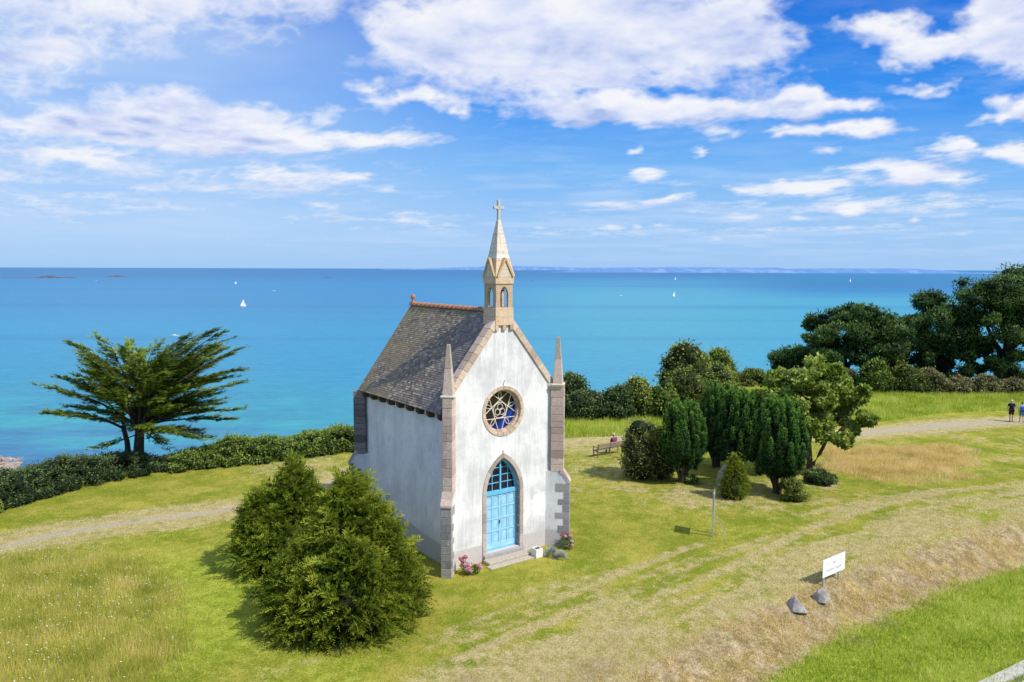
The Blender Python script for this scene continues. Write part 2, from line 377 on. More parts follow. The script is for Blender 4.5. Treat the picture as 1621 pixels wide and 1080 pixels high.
# ------------------------------------------------------------------ terrain
EDGE_X = np.array([-400, -60, -40, -31, -27.5, -25, -21, -15.4, -10.4, -3, 4, 10, 16, 23, 37, 50, 70, 95, 400.])
EDGE_Y = np.array([-200, -10, 18, 33, 39, 46, 50.5, 53, 56, 61, 70, 73, 79, 88, 87, 85, 88, 92, 110.])
def edge_y(x): return np.interp(x, EDGE_X, EDGE_Y)
VZ = -.9
BANK = np.array([G(*p, VZ)[:2] for p in [(1621, 897), (1540, 918), (1470, 942), (1400, 975), (1330, 1005), (1285, 1028), (1230, 1062), (1195, 1082)]])
d0 = BANK[-1]-BANK[-3]; d1 = BANK[0]-BANK[1]
BANK = np.vstack([BANK[0]+d1*40, BANK, BANK[-1]+d0*25])
def sdist(X, Y, L):
    """distance to polyline, sign + on the right-hand side of travel"""
    best = np.full(X.shape, 1e9); sg = np.ones(X.shape)
    for a, b in zip(L[:-1], L[1:]):
        e = b-a; l2 = e@e; t = np.clip(((X-a[0])*e[0]+(Y-a[1])*e[1])/l2, 0, 1)
        dx = X-(a[0]+t*e[0]); dy = Y-(a[1]+t*e[1]); d = np.hypot(dx, dy); cr = e[0]*dy-e[1]*dx
        m = d < best; best = np.where(m, d, best); sg = np.where(m, np.where(cr < 0, 1., -1.), sg)
    return best*sg
def sm(x, a, b):
    t = np.clip((x-a)/(b-a), 0, 1); return t*t*(3-2*t)
_rs = np.random.default_rng(5)
_W = [(_rs.normal(size=2)*f, _rs.random()*6.28, a) for f, a in [(.12, .10), (.12, .10), (.25, .05), (.25, .05), (.5, .025), (.6, .02), (1.3, .012), (1.5, .012)]]
def und(X, Y): return sum(a*np.sin(X*k[0]+Y*k[1]+p) for k, p, a in _W)
def vnoise(X, Y, f, seed):
    r = np.random.default_rng(seed); tab = r.random((64, 64)); x = X*f; y = Y*f
    xi = np.floor(x).astype(int); yi = np.floor(y).astype(int); fx = x-xi; fy = y-yi; fx = fx*fx*(3-2*fx); fy = fy*fy*(3-2*fy)
    g = lambda i, j: tab[(xi+i) % 64, (yi+j) % 64]
    return (g(0, 0)*(1-fx)+g(1, 0)*fx)*(1-fy)+(g(0, 1)*(1-fx)+g(1, 1)*fx)*fy
def fbm(X, Y, f, seed): return sum(vnoise(X, Y, f*2**i, seed+i)*.5**i for i in range(4))/1.875
SB = -1     # sign so that positive = road side
_t = sdist(np.array([14.]), np.array([24.]), BANK)[0]
SB = 1 if _t > 0 else -1
CH = np.array([-.5, 34.5])
def terrain_z(X, Y):
    X = np.asarray(X, float); Y = np.asarray(Y, float)
    s = sdist(X, Y, BANK)*SB
    z = und(X, Y)*sm(np.hypot(X-CH[0], Y-CH[1]), 5, 14)*.8
    bank = sm(s, -2.3, .15)
    rough = (fbm(X, Y, 1.8, 11)-.5)*.5*np.exp(-((s+.8)/1.1)**2)
    z = z*(1-bank)+VZ*bank+rough*.5
    e = Y-edge_y(X)
    z = z-np.where(e > 0, 1.05*e*sm(e, 0, 6), 0)
    return np.maximum(z, -52+fbm(X, Y, .2, 31)*1.2)
def pts(L, z=0): return np.array([G(*p, z)[:2] for p in L])
P_LEFT = pts([(-120, 905), (0, 866), (90, 845), (160, 834), (270, 818), (380, 802), (480, 780), (560, 752), (640, 735), (760, 718), (890, 702), (985, 693)])
P_RIGHT = pts([(985, 693), (1100, 690), (1200, 688), (1290, 688), (1380, 681), (1480, 675), (1560, 671), (1621, 668), (1800, 662)])
P_BEND = pts([(1195, 690), (1180, 672), (1200, 658), (1240, 655)])
T1 = pts([(1700, 750), (1621, 764), (1500, 782), (1390, 804), (1300, 834), (1220, 870), (1140, 905), (1050, 940), (940, 980)])
T3 = pts([(1700, 790), (1621, 812), (1500, 850), (1400, 885), (1320, 925), (1240, 955), (1150, 985), (1050, 1010), (940, 1040), (820, 1080), (700, 1120)])
T2 = pts([(1700, 768), (1621, 788), (1540, 800), (1440, 835), (1380, 858), (1290, 890), (1200, 925), (1100, 965), (960, 1015), (800, 1062), (660, 1100)])
DIRT = pts([(1700, 820), (1621, 842), (1540, 868), (1450, 905), (1380, 935), (1300, 985), (1180, 1010), (1060, 1045), (900, 1075), (760, 1095)])
def ell(X, Y, c, rx, ry, px=True):
    """inside an ellipse given in picture rows, measured on the ground"""
    D = np.maximum(Y, 3); u = X/D*FPX+810.5; v = 425.3+H*FPX/D
    return np.hypot((u-c[0])/rx, (v-c[1])/ry)
# meadow outlines on the ground
def poly_inside(X, Y, poly):
    ins = np.zeros(X.shape, bool); n = len(poly)
    for i in range(n):
        x1, y1 = poly[i]; x2, y2 = poly[(i+1) % n]
        c = ((y1 > Y) != (y2 > Y)) & (X < (x2-x1)*(Y-y1)/(y2-y1+1e-12)+x1); ins ^= c
    return ins
MEADOW_L = pts([(-260, 905), (-100, 885), (0, 876), (100, 868), (190, 872), (250, 895), (300, 935), (328, 985), (318, 1020), (270, 1060), (220, 1100), (100, 1150), (-400, 1160)])
MEADOW_R = pts([(1285, 712), (1330, 703), (1400, 699), (1470, 700), (1530, 708), (1560, 722), (1558, 740), (1510, 760), (1440, 770), (1370, 768), (1320, 752), (1290, 735)])
VERGE_FAR = pts([(860, 662), (960, 650), (1100, 640), (1220, 610), (1400, 612), (1621, 618), (1900, 628), (1900, 652), (1621, 652), (1500, 658), (1390, 668), (1300, 672), (1215, 656), (1150, 655), (1080, 672), (1000, 688), (960, 693), (860, 697)])
def closed(p): return np.vstack([p, p[:1]])
def meadow_w(X, Y, P, soft=.6):
    d = np.abs(sdist(X, Y, closed(P))); i = poly_inside(X, Y, P)
    return np.clip(.5+np.where(i, d, -d)/(2*soft), 0, 1)

def mead_soft(X, Y, P):
    d = np.abs(sdist(X, Y, closed(P))); d = np.where(poly_inside(X, Y, P), d, -d)+(fbm(X, Y, .45, 55)-.5)*3.2; return np.clip(.25+d/1.8, 0, 1)**1.5*np.clip((fbm(X, Y, .9, 66)-.2)*2.2, .25, 1)

def build_terrain():
    xs = np.concatenate([np.arange(-240, -60, 4), np.arange(-60, 95, .3), np.arange(95, 320, 4)])
    ys = np.concatenate([np.arange(-80, -6, 4), np.arange(-6, 16, .8), np.arange(16, 100, .28), np.arange(100, 200, 2.5)])
    X, Y = np.meshgrid(xs, ys); Z = terrain_z(X, Y)
    n, m = X.shape
    V = np.stack([X, Y, Z], -1).reshape(-1, 3).astype(np.float32)
    i = np.arange(n*m).reshape(n, m)
    Fq = np.stack([i[:-1, :-1], i[:-1, 1:], i[1:, 1:], i[1:, :-1]], -1).reshape(-1)
    me = bpy.data.meshes.new('ground'); me.vertices.add(len(V)); me.vertices.foreach_set('co', V.reshape(-1))
    me.loops.add(len(Fq)); me.loops.foreach_set('vertex_index', Fq.astype(np.int32))
    me.polygons.add(len(Fq)//4); me.polygons.foreach_set('loop_start', np.arange(0, len(Fq), 4, dtype=np.int32))
    me.polygons.foreach_set('use_smooth', np.ones(len(Fq)//4, bool)); me.update(calc_edges=True)
    wob = (fbm(X, Y, .35, 3)-.5)
    sL = np.abs(sdist(X, Y, P_LEFT)); sR = np.abs(sdist(X, Y, P_RIGHT)); sBd = np.abs(sdist(X, Y, P_BEND)); sig = sdist(X, Y, P_LEFT)
    gravel = np.maximum.reduce([(.45+.9*fbm(X, Y, .7, 83))*(1-sm(sL, .05, .55+1.0*np.abs(wob)))*sm(X, 5, -3)+0*X, (.75+.4*fbm(X, Y, .6, 84))*(1-sm(sR, .3, 1.15+wob)), .8*(1-sm(sBd, .6, 1.6))])
    s = sdist(X, Y, BANK)*SB
    dry = np.zeros_like(X)
    dry = np.maximum(dry, 1.0*(1-sm(sL, .7, 3.2+2*wob)))
    dry = np.maximum(dry, .85*(1-sm(sR, 1.2, 3.0+2*wob)))
    t1 = np.abs(sdist(X, Y, T1)); t2 = np.abs(sdist(X, Y, T2))
    pat = np.clip((fbm(X, Y, .55, 71)-.22)*2.6, 0.3, 1)
    dry = np.maximum(dry, (.55+.45*pat)*(1-sm(t1, .12, .62+wob)))
    dry = np.maximum(dry, pat*(1-sm(t2, .3, 2.3+2.6*wob)))
    t3 = np.abs(sdist(X, Y, T3)); dry = np.maximum(dry, .9*np.clip((fbm(X, Y, .7, 171)-.22)*3, 0, 1)*(1-sm(t3, .5, 2.6+2.2*wob)))
    dv = BANK[3]-BANK[5]; dv = dv/np.linalg.norm(dv); al_ = X*dv[0]+Y*dv[1]
    stv = fbm(s*.75+20, al_*.07+9, 1., 601)*.65+fbm(s*2.2+20, al_*.16+9, 1., 605)*.35
    zone = sm(s, -10.5, -7.0)*sm(al_, -14, -2)
    dry = np.maximum(dry, .95*np.clip((stv-.42)*6, 0, 1)*zone); dry = dry*(1-zone*.5*np.clip((.42-stv)*7, 0, 1))
    dd = np.abs(sdist(X, Y, DIRT))
    dry = np.maximum(dry, .9*(1-sm(dd, .8, 2.6+2*wob)))
    # worn area around trees and behind the chapel
    for (px, py, r, w) in [(1105, 790, 3.2, .75), (1200, 800, 2.6, .6), (960, 745, 5, .55), (930, 712, 4, .6), (1290, 830, 3, .35), (1010, 800, 4, .3), (60, 862, 5, .5), (1390, 870, 3, .4), (1200, 770, 4, .5), (470, 735, 5, .6)]:
        g = G(px, py); d = np.hypot(X-g[0], Y-g[1]); dry = np.maximum(dry, w*(1-sm(d, r*.3, r*1.2+wob*3)))
    bank = np.exp(-((s+1.0)/1.15)**2)
    dry = np.maximum(dry, .75*np.clip((fbm(X, Y, .30, 271)-.47)*5, 0, 1)*sm(X, -1, 5)*np.clip((fbm(X, Y, 1.3, 272)-.25)*2.5, 0, 1))
    soil = np.clip(bank*1.15*np.clip(fbm(X, Y, .9, 273)*2.2-.1, .3, 1), 0, 1)*sm(X-Y*.02, -2, 5); soil = np.maximum(soil, .6*(1-sm(dd, .5, 2.4))*np.clip((fbm(X, Y, .8, 274)-.3)*3, 0, 1))
    sr = s+(fbm(X, Y, .9, 501)-.5)*1.5+(fbm(X, Y, 3, 502)-.5)*.7; lush = sm(sr, -.1, .6)
    lush = np.maximum(lush, meadow_w(X, Y, VERGE_FAR, .8))
    # fresh mown grass left of the chapel
    g = G(330, 940); d = np.hypot((X-g[0])/9, (Y-g[1])/9); lush = np.maximum(lush, .62*(1-sm(d, .35, 1.15)))
    for (px, py, rx, w) in [(1480, 850, 2.4, .6), (1390, 885, 1.7, .6), (1190, 845, 2.5, .45), (960, 905, 4, .25), (500, 1060, 4, .5), (250, 840, 5, .4), (1560, 825, 2.4, .5)]:
        g = G(px, py); d = np.hypot(X-g[0], (Y-g[1])*1.3); lush = np.maximum(lush, w*(1-sm(d, rx*.2, rx*1.2)))
    # hedge foot
    he = Y-edge_y(X); lush = np.maximum(lush, .7*sm(he, -6.4, -4.6)*sm(X, 6, -4)); dry = dry*(1-.8*sm(he, -6.2, -4.8)*sm(X, 6, -4))
    mL = np.clip(mead_soft(X, Y, MEADOW_L)*1.5, 0, 1); mR = np.clip(mead_soft(X, Y, MEADOW_R)*1.6, 0, 1)
    straw = np.maximum(mL*.55, mR*1.0)
    lush = lush*(1-straw)
    dry = np.clip(dry*(1-.9*sm(s, -.1, .4)), 0, 1)*(1-mL)*(1-.7*mR)
    cliff = sm(he, .5, 3)
    def put(name, arrs):
        a = me.attributes.new(name, 'FLOAT_COLOR', 'POINT')
        A = np.stack([np.clip(q, 0, 1) for q in arrs], -1).reshape(-1).astype(np.float32); a.data.foreach_set('color', A)
    put('m1', [dry, gravel, lush, soil]); put('m2', [straw, cliff, 0*X, 1+0*X])
    t = mat('ground_grass')
    a1 = t.new('ShaderNodeAttribute'); a1.attribute_name = 'm1'; a2 = t.new('ShaderNodeAttribute'); a2.attribute_name = 'm2'
    sp = t.new('ShaderNodeSeparateColor'); t.l.new(a1.outputs['Color'], sp.inputs[0]); dr, gr, lu = sp.outputs; so_ = a1.outputs['Alpha']
    sp2 = t.new('ShaderNodeSeparateColor'); t.l.new(a2.outputs['Color'], sp2.inputs[0]); st, cl, _ = sp2.outputs
    p = t.pos
    nA = t.noise(p, .45, 4, .6); nB = t.noise(p, 2.2, 5, .65); nC = t.noise(p, 11, 5, .7); nD = t.noise(t.scale(p, 1, 1, .3), 38, 3, .7)
    mixn = t.math('ADD', t.math('MULTIPLY', nB, .55), t.math('MULTIPLY', nC, .45))
    mown = t.mix(t.map(t.math('ADD', t.math('MULTIPLY', nA, .5), t.math('MULTIPLY', mixn, .5)), .40, .62), (.25, .32, .020), (.66, .56, .11))
    mown = t.mix(t.map(nC, .5, .75), mown, (.44, .45, .05))
    lushc = t.mix(t.map(mixn, .38, .62), (.30, .42, .024), (.62, .68, .09))
    dryc = t.mix(t.map(mixn, .36, .64), (.56, .43, .19), (.86, .69, .38))
    strawc = t.mix(t.map(mixn, .38, .62), (.42, .40, .07), (.78, .64, .22))
    soilc = t.mix(t.map(mixn, .36, .66), (.30, .19, .10), (.84, .63, .41))
    gravc = t.mix(t.map(nC, .3, .7), (.56, .47, .35), (.74, .64, .50))
    brk = lambda m, lo=.0, hi=.7, k=1.1: t.map(t.math('ADD', m, t.math('MULTIPLY', t.math('SUBTRACT', mixn, .5), k)), lo+.18, hi, 0, 1)
    c = t.mix(brk(lu, .1, .75, 1.2), mown, lushc)
    c = t.mix(brk(st), c, strawc)
    c = t.mix(t.math('MULTIPLY', brk(dr, .12, .85, 2.0), .92), c, dryc)
    c = t.mix(brk(so_, .1, .7, 1.5), c, soilc)
    c = t.mix(t.math('MULTIPLY', brk(gr, .12, .8, .8), .9), c, gravc)
    vo = t.new('ShaderNodeTexVoronoi'); t.put(vo.inputs['Vector'], t.vmath('ADD', p, t.vmath('MULTIPLY', t.noise(p, 2, 3, out='Color'), (.5, .5, 0)))); vo.inputs['Scale'].default_value = 1.1
    wd = t.math('MULTIPLY', t.map(vo.outputs['Distance'], .30, .10), t.map(nA, .5, .62)); c = t.mix(t.math('MULTIPLY', wd, .4), c, (.18, .27, .02))
    c = t.mix(cl, c, t.mix(mixn, (.03, .05, .015), (.12, .12, .05)))
    nE = t.noise(p, 17, 4, .75); c = t.mix(t.map(nE, .38, .56, .36, 0), c, (.12, .14, .015)); c = t.mix(t.map(nE, .55, .72, 0, .35), c, (.62, .58, .22)); c = t.mix(t.map(nD, .35, .65, .42, 0), c, (.07, .08, .012)); c = t.mix(t.map(t.math('ADD', nC, t.math('MULTIPLY', nD, .3)), .70, .95, 0, .55), c, (.66, .60, .30))
    t.put(t.p.inputs['Base Color'], c); t.p.inputs['Roughness'].default_value = .95; t.p.inputs['Specular IOR Level'].default_value = .05
    hb = t.math('ADD', t.math('MULTIPLY', nC, .6), t.math('MULTIPLY', nD, .5))
    t.put(t.p.inputs['Normal'], t.bump(hb, .9, .10))
    me.materials.append(t.m)
    o = bpy.data.objects.new('ground', me); COL.objects.link(o); tag(o, 'mown clifftop grassland with dry trampled tracks and a bare bank', 'ground', kind='structure')
    return o
build_terrain()

# ------------------------------------------------------------------ grass blades (stuff)
def tz(P): return terrain_z(P[:, 0], P[:, 1])
CHAPEL_O = np.array([-2.434, 30.332]); TH = .6307
CB = np.array([math.cos(TH), math.sin(TH)]); CA = np.array([-math.sin(TH), math.cos(TH)])
def in_chapel(P, m=.15):
    q = P-CHAPEL_O; u = q@CB; v = q@CA
    return (u > -m) & (u < 5.15+m) & (v > -1.2-m) & (v < 7.7+m) & ((v > -.02-m) | ((u > 1.4) & (u < 3.9)))
def grass(name, label, poly_or_fn, n, h, w, m, seed, lean=.35, tint=(0, 1), box=None, clump=0):
    rng = np.random.default_rng(seed)
    if box is None:
        lo = poly_or_fn.min(0); hi = poly_or_fn.max(0)
    else: lo, hi = np.array(box[0]), np.array(box[1])
    out = []; tot = 0
    while tot < n:
        P = lo+rng.random((n, 2))*(hi-lo)
        if callable(poly_or_fn): keep = rng.random(n) < poly_or_fn(P[:, 0], P[:, 1])
        else: keep = poly_inside(P[:, 0], P[:, 1], poly_or_fn)
        # denser toward the viewpoint's far view is not needed: keep only what lies in a wide wedge
        keep &= (np.abs(P[:, 0]) < P[:, 1]*.75+6) & (P[:, 1] > 17) & ~in_chapel(P)
        P = P[keep]; out.append(P); tot += len(P)
        if len(out) > 60: break
    P = np.concatenate(out)[:n]; N = len(P)
    hh = h[0]+(h[1]-h[0])*rng.random(N)**1.5
    pn = fbm(P[:, 0], P[:, 1], .8, seed+3)
    hh *= .6+.8*pn
    z = tz(P)
    B = np.stack([P[:, 0], P[:, 1], z-.01], -1)
    az = rng.random(N)*2*PI; le = lean*hh*(rng.random(N)+.2)
    tip = B+np.stack([np.cos(az)*le+.12*hh, np.sin(az)*le, hh], -1)
    a2 = rng.random(N)*PI; sd_ = np.stack([np.cos(a2), np.sin(a2), 0*a2], -1)*(w*(.6+.8*rng.random(N)))[:, None]
    V = np.stack([B-sd_, B+sd_, tip], 1)
    tt = np.clip(tint[0]+(tint[1]-tint[0])*(.6*rng.random(N)+.8*(pn-.3)), 0, 1)
    o = nmesh(name, V, 3, m, None, tt); tag(o, label, 'grass', kind='stuff'); return o
def grass_mat(name, stops):
    t = mat(name); at = t.new('ShaderNodeAttribute'); at.attribute_name = 'tint'
    n = t.noise(t.pos, .7, 3)
    c = t.ramp(t.math('ADD', at.outputs['Fac'], t.math('MULTIPLY', t.math('SUBTRACT', n, .5), .9)), stops)
    t.put(t.p.inputs['Base Color'], c); t.p.inputs['Roughness'].default_value = .8; t.p.inputs['Specular IOR Level'].default_value = .1
    tr = t.new('ShaderNodeBsdfTranslucent'); t.put(tr.inputs[0], c); mx = t.new('ShaderNodeMixShader'); mx.inputs[0].default_value = .5
    t.l.new(t.p.outputs[0], mx.inputs[1]); t.l.new(tr.outputs[0], mx.inputs[2]); t.l.new(mx.outputs[0], t.out.inputs[0]); return t.m
GM_green = grass_mat('lawn_blades', [(0, (.20, .28, .018)), (.5, (.48, .52, .05)), (1, (.80, .70, .22))])
GM_lush = grass_mat('verge_blades', [(0, (.22, .32, .025)), (.45, (.50, .60, .07)), (1, (.86, .84, .28))])
GM_mead = grass_mat('meadow_blades', [(0, (.32, .38, .05)), (.45, (.66, .63, .14)), (.8, (.88, .74, .32)), (1, (.93, .84, .5))])
GM_gold = grass_mat('golden_blades', [(0, (.46, .42, .09)), (.35, (.84, .64, .24)), (1, (.95, .84, .46))])
def lawn_w(X, Y):
    return np.clip(1.1-1.1*meadow_w(X, Y, MEADOW_L)-meadow_w(X, Y, MEADOW_R), 0, 1)*(Y < edge_y(X)-3)*(np.abs(sdist(X, Y, P_LEFT)) > .6)*(np.abs(sdist(X, Y, P_RIGHT)) > 1.3)*np.clip((38/np.maximum(Y, 10))**2, 0, 1)*np.where(sdist(X, Y, BANK)*SB > 0, .2, 1)
grass('lawn_grass', 'short mown grass around the white chapel', lawn_w, 420000, (.02, .085), .011, GM_green, 1, .7, box=((-30, 18), (45, 70)))
grass('verge_grass', 'long bright green grass between the bare bank and the road', lambda X, Y: np.clip((sdist(X, Y, BANK)*SB+(fbm(X, Y, .9, 501)-.5)*1.5+.35)/.8, 0, 1)*(Y < 42), 110000, (.07, .26), .014, GM_lush, 2, .6, box=((5, 17), (38, 42)))
grass('tall_green_grass', 'long green grass strip in front of the clifftop bushes', VERGE_FAR, 90000, (.15, .5), .022, GM_lush, 3, .35)
grass('meadow_grass', 'unmown straw coloured meadow with white flowers at lower left', lambda X, Y: mead_soft(X, Y, MEADOW_L), 120000, (.10, .42), .010, GM_mead, 4, .45, tint=(.05, .8), box=((-26, 17), (-7, 40)))
grass('golden_grass', 'golden unmown grass patch right of the sycamore', lambda X, Y: mead_soft(X, Y, MEADOW_R), 60000, (.08, .34), .016, GM_gold, 6, .55, box=((12, 38), (36, 60)))
def foot_w(X, Y):
    e = Y-edge_y(X); return ((e > -5.4) & (e < -3.6)).astype(float)
grass('hedge_foot_grass', 'rough green grass fringe along the foot of the seaward hedge', foot_w, 26000, (.12, .45), .018, GM_lush, 7, .35, box=((-34, 28), (4, 66)))
def bank_w(X, Y):
    s = sdist(X, Y, BANK)*SB; return np.exp(-((s+1.1)/1.0)**2)*(fbm(X, Y, 1.2, 77) > .45)
grass('dry_bank_grass', 'dry tufted grass on the bare brown bank', bank_w, 30000, (.04, .16), .012, GM_gold, 8, .9, box=((2, 17), (40, 45)))

# meadow flowers
def flowers():
    rng = np.random.default_rng(12); Q = []
    lo, hi = MEADOW_L.min(0), MEADOW_L.max(0); P = lo+rng.random((60000, 2))*(hi-lo)
    k = poly_inside(P[:, 0], P[:, 1], MEADOW_L) & (np.abs(P[:, 0]) < P[:, 1]*.75) & (P[:, 1] > 19); P = P[k]
    w = fbm(P[:, 0], P[:, 1], .5, 90)*.8+.35*(P[:, 0]/P[:, 1] < -.45)
    k = rng.random(len(P)) < np.clip((w-.45)*3, 0, 1)**2*.35; P = P[k][:420]; N = len(P)
    C = np.stack([P[:, 0], P[:, 1], tz(P)+.3+.2*rng.random(N)], -1)
    qs = []
    for j in range(3):
        a = rng.normal(size=(N, 3))*[1, 1, .25]; a = unit(a); s = unit(np.cross(a, [0, 0, 1.])); r = (.013+.014*rng.random(N))[:, None]
        qs.append(np.stack([C-a*r, C+s*r, C+a*r, C-s*r], 1))
    o = nmesh('meadow_flowers', np.concatenate(qs), 4, plain('white_petals', (.8, .8, .74), .7, .05)); tag(o, 'tiny white flower heads scattered over the straw coloured meadow', 'flowers', kind='stuff')
flowers()

# ------------------------------------------------------------------ sea, far coast, rocks
def build_sea():
    m = MB(); xs = [-90000, -3000, -500, 500, 3000, 90000]; ys = [-300, 200, 1000, 6000, 70000]
    vs = [(x, y, -50) for y in ys for x in xs]; n = len(xs)
    m.add(vs, [(j*n+i, j*n+i+1, (j+1)*n+i+1, (j+1)*n+i) for j in range(len(ys)-1) for i in range(n-1)])
    t = mat('sea_water'); X, Y, Z = t.sep(t.pos)
    Ys = t.math('MAXIMUM', Y, 60); v = t.math('DIVIDE', 252.0, Ys)
    ang = t.math('DIVIDE', X, Ys)
    lv = t.math('LOGARITHM', Ys, 2.0)
    # cloud shadow and depth bands: long in x
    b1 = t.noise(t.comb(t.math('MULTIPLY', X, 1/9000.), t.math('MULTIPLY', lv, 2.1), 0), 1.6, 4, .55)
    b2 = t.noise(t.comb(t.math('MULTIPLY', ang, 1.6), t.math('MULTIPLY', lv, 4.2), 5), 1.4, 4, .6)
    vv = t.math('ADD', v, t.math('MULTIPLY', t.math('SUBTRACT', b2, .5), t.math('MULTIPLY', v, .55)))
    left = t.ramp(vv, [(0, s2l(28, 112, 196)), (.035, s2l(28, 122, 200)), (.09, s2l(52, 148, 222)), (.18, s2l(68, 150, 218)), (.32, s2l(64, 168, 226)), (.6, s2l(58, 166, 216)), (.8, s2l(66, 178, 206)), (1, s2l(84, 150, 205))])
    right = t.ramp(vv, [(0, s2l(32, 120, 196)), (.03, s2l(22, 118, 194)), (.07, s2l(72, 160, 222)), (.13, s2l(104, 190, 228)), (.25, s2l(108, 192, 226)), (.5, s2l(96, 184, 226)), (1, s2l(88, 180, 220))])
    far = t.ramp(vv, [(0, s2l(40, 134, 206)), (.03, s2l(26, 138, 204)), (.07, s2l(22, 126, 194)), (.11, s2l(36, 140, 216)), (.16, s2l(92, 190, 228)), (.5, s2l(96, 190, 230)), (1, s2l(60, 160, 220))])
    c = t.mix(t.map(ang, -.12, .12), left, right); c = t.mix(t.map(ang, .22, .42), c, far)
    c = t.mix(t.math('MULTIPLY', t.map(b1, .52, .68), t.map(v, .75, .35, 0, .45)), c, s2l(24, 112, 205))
    sh = t.noise(t.comb(t.math('MULTIPLY', X, .012), t.math('MULTIPLY', Y, .02), 0), 1.5, 5, .6)
    near = t.math('MULTIPLY', t.map(Y, 460, 250), t.map(ang, -.2, -.45))
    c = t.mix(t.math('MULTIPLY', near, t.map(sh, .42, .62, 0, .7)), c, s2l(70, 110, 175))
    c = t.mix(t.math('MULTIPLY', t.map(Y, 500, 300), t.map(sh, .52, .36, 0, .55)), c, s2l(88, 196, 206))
    wv = t.noise(t.scale(t.pos, .5, 1.4, 1), .35, 6, .7)
    c = t.mix(t.map(wv, .35, .62, .30, 0), c, s2l(16, 84, 160)); wv2 = t.noise(t.scale(t.pos, .05, .16, 1), 1, 6, .7); c = t.mix(t.map(wv2, .45, .65, .0, .22), c, s2l(120, 200, 225))
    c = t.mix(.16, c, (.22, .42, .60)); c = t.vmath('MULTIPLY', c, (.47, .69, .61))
    t.put(t.p.inputs['Base Color'], c); t.p.inputs['Roughness'].default_value = .45; t.p.inputs['Specular IOR Level'].default_value = .18
    hb = t.math('ADD', t.noise(t.scale(t.pos, .16, .5, 1), 1.0, 6, .65), t.math('MULTIPLY', t.noise(t.scale(t.pos, .02, .06, 1), 1.0, 4), 1.5))
    t.put(t.p.inputs['Normal'], t.bump(hb, .5, .6))
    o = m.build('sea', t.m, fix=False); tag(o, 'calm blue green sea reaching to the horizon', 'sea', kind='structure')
build_sea()
def ridge(name, label, x0, x1, Y, hfn, m, depth=1200, n=160, base=-52):
    xs = np.linspace(x0, x1, n); mb = MB(); vs = []
    for x in xs:
        h = max(1.0, hfn(x)); vs += [(x, Y, base), (x, Y+depth*.25, base+h*.8), (x, Y+depth*.6, base+h), (x, Y+depth, base)]
    mb.add(vs, [(i*4+k, (i+1)*4+k, (i+1)*4+k+1, i*4+k+1) for i in range(n-1) for k in range(3)])
    o = mb.build(name, m, fix=False, smooth=True); tag(o, label, 'coast' if 'coast' in name else 'islet', kind='structure'); return o
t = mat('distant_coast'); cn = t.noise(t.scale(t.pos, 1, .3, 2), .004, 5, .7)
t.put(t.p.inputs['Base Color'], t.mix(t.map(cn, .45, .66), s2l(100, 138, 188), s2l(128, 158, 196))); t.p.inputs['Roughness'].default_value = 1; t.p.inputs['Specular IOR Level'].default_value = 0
COASTM = t.m
def ch(x):
    a = fbm(np.array([x]), np.array([0.]), 1/2600., 41)[0]; u = x/27000*FPX+810
    e = sm(np.array([u]), 600, 760)[0]
    return 15+(75+70*a)*e
ridge('far_coast', 'faint hazy coastline along the horizon behind the steeple', (600-810)/FPX*27000, (1250-810)/FPX*27000, 27000, ch, COASTM, 3000, 200)
def ch2(x):
    a = fbm(np.array([x]), np.array([3.]), 1/1100., 43)[0]; b = fbm(np.array([x]), np.array([9.]), 1/260., 47)[0]; u = x/12500*FPX+810; e = sm(np.array([u]), 870, 960)[0]*(1-.8*sm(np.array([u]), 1470, 1580)[0])
    return 3+(44+38*a+12*b)*e
ridge('near_coast', 'long low blue coast along the horizon on the right', (860-810)/FPX*12500, (1600-810)/FPX*12500, 12500, ch2, COASTM, 1500, 300)
ROCKM = plain('dark_rock', (.11, .10, .11), .9, .4, .05)
for (px0, px1, py, hh, lb) in [(-40, 122, 442.5, 6.5, 'long dark reef on the horizon at far left'), (164, 192, 440.5, 4.5, 'small dark islet right of the long reef'), (506, 522, 441, 3, 'tiny dark rock out at sea left of the chapel roof')]:
    D = 62*FPX/(py-425.3); seed = px1
    def hf(x, px0=px0, px1=px1, D=D, hh=hh, seed=seed):
        u = (x/D*FPX+810.5-px0)/(px1-px0); a = fbm(np.array([x/D*300+50]), np.array([seed*1.]), .12, 5)[0]
        e = np.clip(np.sin(PI*min(max(u, 0), 1)), 0, 1)**.5
        if px1 == 122: e *= .35+1.2*math.exp(-((u-.68)/.07)**2)+.5*math.exp(-((u-.86)/.08)**2)
        return 1+hh*D/FPX*.55*e*(.3+a)
    ridge('islet', lb, (px0-810)/FPX*D, (px1-810)/FPX*D, D, hf, ROCKM, 120, 60)
def rocky_shore():
    rng = np.random.default_rng(8); mb = MB()
    for i in range(70):
        px = rng.uniform(-60, 34); D = rng.uniform(234, 246); x = XW(px, D, -50.); r = rng.uniform(.8, 2.0)
        pts_ = [Vector((x+r*rng.normal()*.8, D+r*rng.normal()*.8, -50.3+abs(rng.normal())*r*.35)) for _ in range(9)]
        bm = bmesh.new(); [bm.verts.new(p) for p in pts_]; bmesh.ops.convex_hull(bm, input=bm.verts)
        bm.verts.index_update(); mb.add([v.co for v in bm.verts], [tuple(v.index for v in f.verts) for f in bm.faces]); bm.free()
    o = mb.build('rocky_shore', plain('shore_rock', (.34, .27, .22), .9, .4, .4)); tag(o, 'brown rocks at the foot of the cliff', 'rocks', kind='structure')
rocky_shore()

